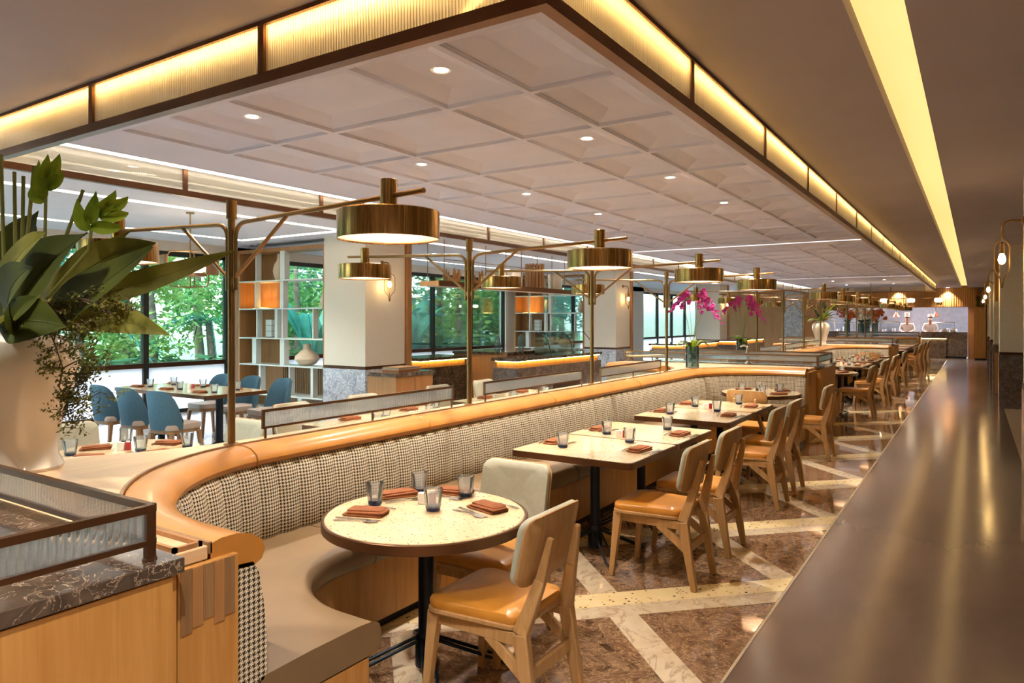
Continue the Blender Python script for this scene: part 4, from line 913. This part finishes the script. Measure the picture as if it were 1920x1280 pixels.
# ------------------------------------------------------------ plants and vases
FW = Vector((-math.sin(YAW), math.cos(YAW), 0)); RT = Vector((math.cos(YAW), math.sin(YAW), 0)); UP = Vector((0, 0, 1))
def at(px, py, d): return Vector((0, 0, 1.6))+FW*d+RT*((px-960)/F_PX*d)+UP*((600-py)/F_PX*d)
def leafmesh(b, c, e, w, nrm, fold=.25, n=14, sk=.8, wave=.0, seed=0):
    r = random.Random(seed); m = MB(); vs = []; fs = []; cols = 6; ph = r.uniform(0, 6)
    b, c, e = Vector(b), Vector(c), Vector(e)
    for i in range(n+1):
        t = i/n; p = b*(1-t)**2+c*2*t*(1-t)+e*t*t; tg = ((c-b)*(1-t)+(e-c)*t).normalized(); nn = Vector(nrm); nn = (nn-tg*nn.dot(tg)).normalized(); sd = tg.cross(nn)
        ww = w*max(.02, math.sin(PI*min(1, (t*.97+.03)**sk)))*.5
        for k in range(cols+1):
            q = k/cols*2-1; vs.append(p+sd*(q*ww)+nn*(abs(q)**1.3*fold*ww+wave*w*math.sin(9*t+ph+2*q)*abs(q)))
    for i in range(n):
        for k in range(cols): a = i*(cols+1)+k; fs.append((a, a+1, a+cols+2, a+cols+1))
    m.add(vs, fs)
    rib = [b*(1-t)**2+c*2*t*(1-t)+e*t*t for t in [i/8 for i in range(9)]]; m.tube(rib, [w*.028*(1-i/9.5) for i in range(9)], 5); return m
VP = [(1e-6, 0), (.145, 0), (.152, .015), (.130, .06), (.126, .11), (.150, .22), (.190, .34), (.217, .44), (.216, .48), (.196, .535), (.15, .578), (.112, .590), (.108, .60), (.110, .628), (.104, .632), (.098, .60), (.11, .56)]
VX, VY = -3.46, 1.42
bv = thing('ceramic_vase', 'big white glazed urn vase at the left edge of the picture', 'vase', (VX, VY, ZD)); MB().lathe(VP, 48).build('body', ceramic, bv, ang=40)
fp = thing('leaf_arrangement', 'huge dark tropical leaves and heliconia buds in the white urn at left', 'plant', (VX, VY, ZD+.60))
D = 3.06
LV = [((55, 600, 0), (170, 575, -.15), (318, 628, -.3), 78, 'o', 3), ((90, 560, .05), (190, 470, .1), (292, 455, .1), 74, 'o', 2), ((60, 620, -.1), (160, 560, -.2), (285, 462, -.25), 100, 'd', 1), ((115, 575, .1), (260, 535, .15), (445, 468, .2), 52, 'o', 4),
      ((15, 620, -.1), (40, 520, -.3), (165, 436, -.3), 135, 'd', 5), ((-15, 610, .1), (10, 500, .1), (72, 395, .1), 110, 'd', 6), ((-20, 590, -.15), (20, 470, -.3), (88, 436, -.35), 75, 'o', 7), ((0, 610, -.2), (50, 590, -.35), (125, 612, -.45), 80, 'd', 8),
      ((60, 590, .15), (120, 520, .3), (250, 430, .45), 70, 'o', 9), ((-30, 600, 0), (-90, 480, 0), (-230, 520, -.1), 120, 'd', 10), ((-20, 600, .2), (-60, 430, .3), (-160, 360, .4), 110, 'd', 11), ((20, 600, .25), (10, 450, .5), (60, 400, .7), 110, 'd', 12),
      ((-10, 610, -.2), (-80, 590, -.4), (-170, 640, -.6), 110, 'o', 13), ((30, 620, -.2), (-10, 540, -.5), (60, 500, -.7), 90, 'd', 14)]
for b, c, e, w, mt, sd in LV:
    P3 = [at(q[0], q[1], D+q[2]) for q in (b, c, e)]; nrm = -FW*.75+UP*.55 if sd % 2 else -FW*.9+UP*.2
    leafmesh(P3[0], P3[1], P3[2], w/F_PX*D*1.05, nrm, .18, 16, .85, .03, sd).build('leaf', leaf_dark if mt == 'd' else leaf_olive, fp, True, 60)
def bract(pts, w, par, seed, world=True): leafmesh(pts[0], pts[1], pts[2], w, -FW+RT*.3, .9, 8, .7, 0, seed).build('bract', leaf_lime, par, world, 60)
for (sx, sy), (tx, ty), bs in (((84, 470), (86, 350), ((84, 372, 73, 300), (86, 352, 90, 288), (92, 338, 112, 288), (90, 350, 118, 322), (84, 375, 60, 350))), ((166, 470), (172, 425), ((166, 432, 145, 372), (170, 420, 180, 358), (186, 400, 217, 356), (196, 394, 240, 368), (188, 404, 241, 398), (172, 425, 229, 424)))):
    MB().tube([at(60, 590, D), at(sx, sy, D-.05), at(tx, ty, D-.05)], .007, 6).build('stem', stem_m, fp, True, 60)
    for i, (bx0, by0, x, y) in enumerate(bs): bract([at(bx0, by0, D-.05), at((bx0+x)/2+(x-bx0)*.3, (by0+y)/2+8, D-.08), at(x, y, D-.05)], .058, fp, i)
    MB().tube([at(tx, ty, D-.05), at(bs[2][0], bs[2][1], D-.05), at(bs[3][0], bs[3][1], D-.05)], .007, 6).build('stem', leaf_lime, fp, True, 60)
for (x0, y0), (x1, y1) in (((10, 600), (2, 290)), ((30, 560), (27, 322)), ((40, 560), (64, 312)), ((95, 520), (156, 356)), ((40, 560), (44, 330))): MB().tube([at(x0, y0, D+.02), at(x1, y1, D+.02)], .008, 6).build('cut_stem', stem_m, fp, True, 60)
r_ = random.Random(11); tw = MB(); lf = MB()
def twig(p, q, r, depth):
    p, q = Vector(p), Vector(q); mid = (p+q)/2+Vector((r_.uniform(-1, 1), r_.uniform(-1, 1), r_.uniform(-1, 1)))*.02; tw.tube([p, mid, q], [r, r*.85, r*.7], 5)
    n = 4 if depth else 16
    for k in range(n):
        s = q if depth == 0 else p.lerp(q, r_.random()); c = s+Vector((r_.gauss(0, .014), r_.gauss(0, .014), r_.gauss(0, .012)))
        d = Vector((r_.uniform(-1, 1), r_.uniform(-1, 1), r_.uniform(-1, 1))).normalized()*r_.uniform(.007, .012); e = d.cross(Vector((r_.random(), r_.random(), 1))).normalized()*.0045
        lf.add([c-d, c+e, c+d, c-e], [(0, 1, 2, 3)])
    if depth:
        for k in range(4):
            s = p.lerp(q, .35+.65*(k+1)/4); dv = Vector((r_.uniform(-1, 1), r_.uniform(-.6, .6), r_.uniform(-.7, .4))).normalized(); twig(s, s+dv*r_.uniform(.035, .06)*(1.2 if depth > 1 else 1), r*.65, depth-1)
for P3 in (((80, 600), (118, 690)), ((118, 690), (125, 745)), ((112, 660), (165, 650)), ((125, 735), (130, 785)), ((122, 700), (160, 700)), ((118, 690), (180, 670)), ((120, 640), (170, 600)), ((100, 640), (90, 610)), ((60, 600), (45, 600)), ((95, 600), (110, 575)), ((130, 760), (170, 745)), ((150, 560), (200, 570)), ((125, 620), (225, 565))):
    twig(at(P3[0][0], P3[0][1], D-.24), at(P3[1][0], P3[1][1], D-.26), .0032, 2)
tw.build('twig', bark, fp, True, 60); o = lf.build('tiny_leaves', leaf_olive, fp, True, 0); o['kind'] = 'stuff'
# second urn with plant
uv = dup(bv, (-3.34, 19.75, ZD), 0, 'white urn vase standing far back between the lamp posts'); 
p2 = thing('palm_arrangement', 'spiky green leaves in the far white urn', 'plant', (-3.34, 19.75, ZD+.6)); r_ = random.Random(5)
for k in range(26):
    a = r_.uniform(0, 2*PI); el = r_.uniform(.1, 1.3); L = r_.uniform(.35, .75); d = Vector((math.cos(a)*math.cos(el), math.sin(a)*math.cos(el), math.sin(el)))
    leafmesh((0, 0, -.02), d*L*.6+UP*.08, d*L-UP*.12*math.cos(el), r_.uniform(.06, .13), UP*.8-d*.3+RT*.2, .3, 8, .8, 0, k).build('leaf', [leaf_dark, leaf_olive, leaf_lime][k % 3], p2, ang=60)
# orchids in glass cylinders
def flower(m, c, f, s):
    f = Vector(f).normalized(); a = f.cross(UP).normalized(); b = a.cross(f)
    for k in range(5):
        q = 2*PI*k/5+.3; d = a*math.cos(q)+b*math.sin(q); e = f.cross(d); w = s*(.42 if k % 2 else .55)
        m.add([c, c+d*s*.45+e*w+f*s*.15, c+d*s+f*s*.05, c+d*s*.45-e*w+f*s*.15, c+d*s*.5+f*s*.22], [(0, 4, 1), (1, 4, 2), (2, 4, 3), (3, 4, 0)])
    return m
def orchid(label, vlabel, x, y, z, sgn, seed):
    r = random.Random(seed)
    v = thing('glass_vase', vlabel, 'vase', (x, y, z), 0, 'orchid cylinders'); MB().lathe([(1e-6, 0), (.088, 0), (.09, .01), (.09, .29), (.086, .29), (.084, .02), (1e-6, .02)], 32).build('cylinder', vase_glass, v)
    t = thing('orchid', label, 'orchid', (x, y, z+.022), 0, 'magenta orchids')
    mo = MB()
    for k in range(46):
        a = r.uniform(0, 6.28); p = Vector((.07*math.cos(a)*r.random()**.5, .07*math.sin(a)*r.random()**.5, r.uniform(.0, .2))); d = Vector((r.uniform(-1, 1), r.uniform(-1, 1), r.uniform(-1, 1))).normalized()*.03; e = d.cross(UP).normalized()*.02; mo.add([p-d, p+e, p+d, p-e], [(0, 1, 2, 3)])
    mo.build('moss', leaf_dark, t, ang=0)['kind'] = 'stuff'
    for k in range(8):
        a = k*.8+r.uniform(-.2, .2); d = RT*math.cos(a)+FW*math.sin(a); L = r.uniform(.2, .32); leafmesh(d*.03+UP*.2, d*L*.55+UP*.42, d*L+UP*r.uniform(.18, .34), .075, UP-d*.4, .3, 8, .8, 0, k).build('leaf', leaf_dark if k % 2 else leaf_lime, t, ang=60)
    for j, (rx, hz, dd) in enumerate(((.34, .86, .02), (-.30, .84, .05), (.22, .93, -.1), (-.16, .90, -.12), (.42, .78, .1))):
        pts = []; 
        for i in range(13):
            q = i/12; pts.append(RT*(rx*q**1.6)+FW*(dd*q)+UP*(.12+hz*min(1, q*1.55)*(1-.0*q)-max(0, q-.6)*.62*abs(rx)/.34))
        MB().tube(pts, .0035, 5).build('stem', stem_m, t, ang=60)
        for i in range(11):
            q = .52+.48*i/10; k = q*12; p = pts[int(k)].lerp(pts[min(12, int(k)+1)], k-int(k)); o = Vector((r.gauss(0, .014), r.gauss(0, .014), r.gauss(-.005, .014)))
            flower(MB(), p+o, -FW+RT*r.uniform(-.9, .9)+UP*r.uniform(-.3, .4), r.uniform(.034, .044)*(1 if i < 9 else .6)).build('flower', orchid_m, t, ang=0)
orchid('magenta orchid at the far bend of the near banquette', 'glass cylinder of the nearer orchid', -3.22, 9.42, ZD, 1, 3); orchid('magenta orchid behind the second service counter', 'glass cylinder of the farther orchid', -3.26, 12.02, ZD, 1, 8)
# flower vases on the far counter
FX = [(-4.42, 32.1, 'o', 'leftmost'), (-3.92, 32.15, 'w', 'second'), (-3.70, 32.2, 'w', 'third'), (-3.38, 32.1, 'o', 'rightmost')]
for i, (x, y, c, l) in enumerate(FX):
    v = thing('glass_vase', l+' glass vase on the farthest counter', 'vase', (x, y, MT+.001), 0, 'far glass vases'); h = .5 if i != 2 else .38
    MB().lathe([(1e-6, 0), (.10, 0), (.11, .01), (.11, h), (.105, h), (.10, .02), (1e-6, .02)], 20).build('cylinder', vase_glass, v)
    t = thing('flower_bunch', l+' %s flower bunch on the farthest counter' % ('orange' if c == 'o' else 'white'), 'flowers', (x, y, MT+.03), 0, 'far flower bunches'); r = random.Random(i); m = MB(); g = MB(); s = MB()
    for k in range(26):
        a = r.uniform(0, 6.28); L = r.uniform(.1, .42); p = Vector((L*math.cos(a), L*math.sin(a), h+.45-L*.5+r.uniform(-.1, .15))); s.tube([(0, 0, .02), (p.x*.2, p.y*.2, h), p], .005, 4)
        for j in range(3): flower(m, p+Vector((r.gauss(0, .04), r.gauss(0, .04), r.gauss(0, .05))), (r.uniform(-1, 1), -1, r.uniform(-.3, 1)), .07)
        d = Vector((math.cos(a), math.sin(a), .4))*.2; q = Vector((0, 0, h+r.uniform(-.05, .2))); e = d.cross(UP).normalized()*.04; g.add([q, q+d*.5+e, q+d, q+d*.5-e], [(0, 1, 2, 3)])
    m.build('blooms', orange_m if c == 'o' else whiteflower_m, t, ang=0)['kind'] = 'stuff'; g.build('leaves', leaf_dark, t, ang=0)['kind'] = 'stuff'; s.build('stems', stem_m, t, ang=0)['kind'] = 'stuff'
fa = thing('chrome_tap', 'chrome water tap on the second service counter', 'tap', (-2.79, 10.58, MT)); MB().tube([(0, 0, 0), (0, 0, .2)], .022, 12).build('column', steel, fa, ang=60); MB().tube([(0, 0, .2), (0, 0, .24), (-.05, 0, .26), (-.1, 0, .24)], .016, 10).build('spout', steel, fa, ang=60); MB().lathe([(.05, 0), (.05, .012), (.024, .016)], 18).build('base', steel, fa)
sb = thing('sideboard', 'low oak sideboard behind the urn vase at left', 'sideboard', (-8.35, 2.95, 0)); MB().box(-8.9, 2.6, .06, -7.8, 3.2, .78).build('body', oak_rose, sb, True, 0); MB().box(-8.92, 2.58, .78, -7.78, 3.22, .81).build('top', black_metal, sb, True, 0); MB().box(-8.85, 2.65, 0, -7.85, 3.15, .06).build('plinth', black_metal, sb, True, 0)
# ------------------------------------------------------------ kitchen
kc = thing('kitchen_counter', 'grey stone front of the open kitchen pass', 'counter', (-3.2, 34.9, 0)); w = lambda nm, m, *a: MB().box(*a).build(nm, m, kc, True, 0)
w('front', marble_stone, -6.15, 34.82, .08, -.26, 35.3, 1.05); w('top', emperador, -6.18, 34.78, 1.05, -.25, 35.4, 1.1); w('plinth', black_metal, -6.1, 34.86, 0, -.3, 35.25, .08); w('ledge', emperador, -6.1, 34.5, .84, -.95, 34.8, .87); w('ledge_front', marble_stone, -6.05, 34.58, .0, -1.0, 34.8, .78); w('led_strip', led_warm, -6.05, 34.56, .815, -1.0, 34.58, .835)
for x in (-4.9, -3.6, -2.3): w('joint', black_metal, x, 34.575, .05, x+.012, 34.581, .77)
hd = thing('range_hood', 'long steel extraction hood over the kitchen line', 'hood', (-3, 37.4, 2.2)); MB().box(-5.8, 36.9, 2.35, -.4, 38.2, 2.7).build('canopy', steel, hd, True, 0); MB().box(-5.8, 36.88, 2.33, -.4, 36.9, 2.42).build('lip', steel, hd, True, 0)
for i, x in enumerate((-5.4, -4.4, -3.4, -1.2)):
    t = thing('kitchen_unit', '%s steel unit on the kitchen back line' % ORD[i], 'kitchen unit', (x, 38.0, 0), 0, 'kitchen back line'); MB().box(-.45, -.35, .1, .45, .35, .92).build('body', steel, t, ang=0); MB().box(-.45, -.35, .92, .45, .35, .95).build('top', steel, t, ang=0); MB().box(-.4, -.36, .3, .4, -.351, .7).build('door', black_metal if i % 2 else steel, t, ang=0); MB().tube([(-.35, -.38, .75), (.35, -.38, .75)], .012, 6).build('handle', steel, t, ang=60)
    MB().box(-.45, -.1, 1.48, .45, .3, 1.52).build('shelf', steel, t, ang=0)
    for sx in (-.42, .42): MB().box(sx-.015, .25, .95, sx+.015, .28, 1.48).build('upright', steel, t, ang=0)
for i, (x, y, z, h) in enumerate(((-5.6, 37.9, .951, .22), (-5.2, 37.85, .951, .3), (-4.6, 37.9, .951, .2), (-4.2, 37.9, .951, .28), (-3.6, 37.9, .951, .22), (-3.2, 37.9, .951, .26), (-1.4, 37.9, .951, .2), (-1.0, 37.9, .951, .28), (-4.9, 35.2, 1.101, .2), (-4.3, 35.2, 1.101, .24), (-.75, 35.2, 1.101, .14), (-1.1, 35.15, 1.101, .12))):
    t = thing('stock_pot', '%s steel pot on the %s' % (ORD[i] if i < 8 else ['first', 'second', 'third', 'fourth'][i-8], 'kitchen back line' if i < 8 else 'kitchen pass'), 'pot', (x, y, z), 0, 'kitchen pots'); MB().lathe([(1e-6, 0), (.12, 0), (.125, .01), (.125, h), (.118, h), (.115, .02), (1e-6, .02)], 20).build('body', steel, t)
    for s in (-1, 1): MB().tube([(s*.122, -.03, h*.8), (s*.15, -.03, h*.82), (s*.15, .03, h*.82), (s*.122, .03, h*.8)], .006, 6).build('handle', steel, t, ang=60)
for i, x in enumerate((-3.0, -1.45)):
    t = thing('heat_lamp', '%s copper heat lamp hanging behind the chefs' % ['left', 'right'][i], 'heat lamp', (x, 36.6, 1.75), 0, 'copper heat lamps'); MB().tube([(0, 0, .2), (0, 0, .95)], .012, 6).build('cord', black_metal, t, ang=60); MB().lathe([(.15, 0), (.14, .03), (.05, .16), (.035, .22), (1e-6, .23)], 22).build('shade', copper, t); MB().lathe([(1e-6, .02), (.1, .02), (.1, .03), (1e-6, .03)], 16).build('glow', globe_glow, t)
for i, x in enumerate((-2.75, -.95)):
    s = spot('header_downlight', (x, 34.55, 2.94), 110, None, 1.5, .6); d = thing('downlight', '%s recessed downlight washing the slatted kitchen header' % ['left', 'right'][i], 'downlight', (x, 34.55, 2.949), 0, 'header downlights'); MB().lathe([(1e-6, -.003), (.05, -.003), (.055, 0), (1e-6, 0)], 16).build('lens', down_glow, d); s.parent = d; s.location = (0, 0, -.01); s.rotation_euler = (.25, 0, 0)
# chefs: one skinned body each, jacket and hat as clothing
def skin(name, verts, edges, rad, mat, par, root=0, sub=2):
    me = bpy.data.meshes.new(name); me.from_pydata(verts, edges, []); o = bpy.data.objects.new(name, me); COL.objects.link(o); o.parent = par; me.materials.append(mat)
    md = o.modifiers.new('skin', 'SKIN'); md.use_smooth_shade = True
    for i, v in enumerate(me.skin_vertices[0].data): v.radius = (rad[i], rad[i]) if not isinstance(rad[i], tuple) else rad[i]; v.use_root = (i == root)
    s = o.modifiers.new('sub', 'SUBSURF'); s.levels = sub; s.render_levels = sub; return o
def chef(label, x, y, lean, hat, mask):
    t = thing('person', label, 'person', (x, y, 0), 0, None)
    V = [(0, 0, .92), (0, -.01, 1.12), (0, -.02+lean*.3, 1.34), (0, -.03+lean*.6, 1.47), (0, -.05+lean, 1.55), (0, -.07+lean*1.2, 1.66), (0, -.07+lean*1.2, 1.74)]
    R = [(.15, .11), (.15, .10), (.17, .105), (.075, .07), (.055, .055), (.082, .095), (.07, .085)]; E = [(0, 1), (1, 2), (2, 3), (3, 4), (4, 5), (5, 6)]
    for s in (-1, 1):
        b = len(V); V += [(s*.19, -.02+lean*.4, 1.40), (s*.25, -.06, 1.17), (s*.17, -.27, 1.10), (s*.14, -.34, 1.11)]; R += [.06, .047, .036, (.038, .022)]; E += [(2, b), (b, b+1), (b+1, b+2), (b+2, b+3)]
        for k in range(5):
            c = len(V); off = (k-2)*.018; ln = [.035, .055, .062, .058, .045][k]
            if k == 0: V += [(s*.10, -.355, 1.105), (s*.085, -.385, 1.095)]
            else: V += [(s*.14+off, -.375, 1.11), (s*.14+off*1.1, -.375-ln, 1.095)]
            R += [.009, .007]; E += [(b+3, c), (c, c+1)]
        b2 = len(V); V += [(s*.10, 0, .80), (s*.11, .0, .48), (s*.11, .02, .09), (s*.11, -.13, .05)]; R += [.085, .062, .045, (.045, .035)]; E += [(0, b2), (b2, b2+1), (b2+1, b2+2), (b2+2, b2+3)]
    skin('body', V, E, R, skin_m, t)
    JV = [(0, 0, .78), (0, -.01, 1.12), (0, -.02+lean*.3, 1.34), (0, -.03+lean*.55, 1.455)]; JR = [(.175, .135), (.175, .125), (.195, .13), (.085, .08)]; JE = [(0, 1), (1, 2), (2, 3)]
    for s in (-1, 1): b = len(JV); JV += [(s*.20, -.02+lean*.4, 1.405), (s*.258, -.06, 1.19), (s*.225, -.15, 1.14)]; JR += [.078, .066, .058]; JE += [(2, b), (b, b+1), (b+1, b+2)]
    skin('jacket', JV, JE, JR, coat_m, t)
    hx, hy, hz = 0, -.07+lean*1.2, 1.70
    for s in (-1, 1): MB().ball((s*.034, hy-.088, hz-.005), .011, 8, 5).build('eye', hair_m, t); MB().ball((s*.083, hy+.005, hz-.02), .026, 8, 5, (.4, .8, 1.2)).build('ear', skin_m, t)
    MB().ball((0, hy-.10, hz-.035), .017, 8, 5, (.8, 1, 1.3)).build('nose', skin_m, t); MB().box(-.025, hy-.098, hz-.079, .025, hy-.086, hz-.071).build('mouth', copper, t)
    MB().ball((0, hy+.022, hz+.02), .092, 12, 8, (.95, 1, 1)).build('hair', hair_m, t)
    if mask: MB().ball((0, hy-.035, hz-.055), .075, 12, 8, (1, 1, .75)).build('face_mask', coat_m, t)
    MB().lathe([(.088, 0), (.092, .01), (.09, .07), (.10, .10), (.105, .17), (.09, .20), (1e-6, .205)] if hat else [(.093, 0), (.096, .02), (.092, .08), (.06, .12), (1e-6, .125)], 22, (0, hy+.005, hz+.045)).build('hat', coat_m, t)
    MB().box(-.13, -.165, .85, .13, -.15, 1.05).build('apron_pocket', black_metal if mask else coat_m, t)
chef('person in white jacket and tall hat standing at the kitchen pass, left', -2.50, 35.75, -.02, True, False); chef('person in white jacket and low cap looking down at the kitchen pass, right', -1.62, 35.75, -.07, False, True)
# ------------------------------------------------------------ the garden beyond the windows
gr = MB().box(-60, -30, -.3, XW-.21, 70, -.12).build('lawn', plain('lawn', '#4a6a34', .9, var=.3, scale=3), ang=0); struct(gr, 'green ground of the garden outside', 'ground')
MB().box(-12.6, -6, -.12, XW-.21, 34, -.1).build('bounce_terrace', plain('bounce_stone', '#cfcac2', .6), gr, ang=0)  # pale paving added to bounce daylight up through the windows
def cloud(seed, n, R, H, z0, ls, trunk):
    r = random.Random(seed); m = MB(); blobs = [(Vector((r.uniform(-R, R)*.7, r.uniform(-R, R)*.7, z0+r.uniform(.1, .9)*H)), r.uniform(.3, .55)*R) for _ in range(11)]
    for k in range(n):
        c, br = blobs[r.randrange(len(blobs))]; d = Vector((r.gauss(0, 1), r.gauss(0, 1), r.gauss(0, .8))).normalized(); p = c+d*br*r.uniform(.6, 1.05)
        a = Vector((r.uniform(-1, 1), r.uniform(-1, 1), r.uniform(-.6, .6))).normalized()*ls*r.uniform(.6, 1.3); b = a.cross(d+Vector((.1, .2, .3))).normalized()*ls*.34
        m.add([p-a, p+b, p+a, p-b], [(0, 1, 2, 3)])
    return m
TREES = []
for s, (n, R, H, z0, ls, mt) in enumerate(((3400, 1.7, 3.4, .8, .11, fol_a), (3400, 1.9, 3.8, 1.2, .12, fol_b), (3000, 1.5, 3.0, .6, .10, fol_c))):
    t = thing('garden_tree', '', 'tree', (0, 0, -.12), 0, 'garden trees'); cloud(s+20, n, R, H, z0, ls, 1).build('foliage', mt, t, ang=0)
    MB().tube([(0, 0, 0), (.1, .05, z0+.5), (.05, -.05, z0+H*.7)], [.13, .1, .05], 8).build('trunk', bark, t, ang=60); TREES.append([t, False])
r_ = random.Random(3); k = 0
for row, (x, ys) in enumerate(((-15.0, (1.5, 5.0, 8.6, 12.4, 15.6, 19.2, 22.6, 27.0)), (-18.0, (3.0, 6.6, 10.3, 14.0, 17.6, 21.5, 25.5, 31.0)), (-21.5, (.5, 5.0, 9.0, 13.5, 18, 23, 29, 36)))):
    for i, y in enumerate(ys):
        T = TREES[(k+row) % 3]; loc = (x+r_.uniform(-.6, .6), y+r_.uniform(-.5, .5), -.12); lab = '%s leafy tree from the left in the %s garden row' % (ORD[i], ['front', 'middle', 'back'][row]); sc_ = r_.uniform(.9, 1.25)*(1+.22*row)
        if not T[1]: o = T[0]; o.location = loc; o['label'] = lab; T[1] = True
        else: o = dup(T[0], loc, r_.uniform(0, 6), lab)
        o.scale = (sc_, sc_, sc_*1.1); k += 1
def palm(seed, h):
    r = random.Random(seed); t = thing('garden_palm', '', 'palm', (0, 0, -.12), 0, 'garden palms'); MB().tube([(0, 0, 0), (.05, 0, h*.5), (.0, .05, h)], [.12, .09, .08], 8).build('trunk', bark, t, ang=60)
    for k in range(13):
        a = 2*PI*k/13+r.uniform(-.2, .2); el = r.uniform(.3, 1.0); m = MB(); pts = []; D_ = Vector((math.cos(a), math.sin(a), 0)); S_ = Vector((-math.sin(a), math.cos(a), 0))
        for i in range(13): q = i/12; pts.append(Vector((0, .05, h))+D_*(1.5*q*math.cos(el*.5))+UP*(1.3*q*math.sin(el)-1.5*q*q))
        m.tube(pts, .012, 4)
        for i in range(1, 13):
            for s in (-1, 1): p = pts[i]; tip = p+S_*s*.42*(1-abs(i/12-.45))+D_*.22-UP*.14; m.add([p-D_*.025, tip, p+D_*.03], [(0, 1, 2)])
        m.build('frond', fol_b if k % 2 else fol_a, t, ang=0)
    return t
pl = palm(1, 1.7); pu = [False]
for i, (x, y) in enumerate(((-14.75, 7.0), (-14.8, 9.9), (-14.75, 13.2), (-14.8, 16.4), (-14.75, 20.5), (-14.75, 24.5))): put(pl, pu, (x, y, -.12), i*1.3, '%s palm from the left close behind the garden windows' % ORD[i])
def banana(x, y, label):
    t = thing('banana_plant', label, 'plant', (x, y, -.12), 0, 'banana plants')
    for k in range(7): a = k*.9; d = Vector((math.cos(a), math.sin(a), 0)); leafmesh((0, 0, .1), d*.5+UP*2.2, d*1.2+UP*(2.2+.3*(k % 3)-.4), .5, UP-d*.3, .2, 10, .8, .02, k).build('leaf', fol_b, t, ang=60)
banana(-13.2, 11.6, 'broad leaved banana plant behind the near buffet window'); banana(-13.2, 15.0, 'broad leaved banana plant behind the second buffet window')
gw = MB().box(-12.9, -4, -.12, -12.6, 34, .72).build('garden_wall', plain('garden_wall_blue', '#5d7f90', .5, var=.3, scale=6), ang=0); tag(gw, 'low wet blue stone wall in front of the garden', 'garden wall')
hg = cloud(77, 5200, 1.0, 1.0, 0, .07, 0); hg.v = [(x*.5-13.9, (y+2)*9.5-4, z*.9+.1) for x, y, z in hg.v]; hg = hg.build('hedge', hedge_m, ang=0); tag(hg, 'dark clipped hedge behind the low garden wall', 'hedge')
for o in bpy.data.objects:
    if o.parent is None and o.type in ('MESH', 'EMPTY') and not o.get('label') and o.get('kind') != 'structure': print('NOLABEL', o.name)
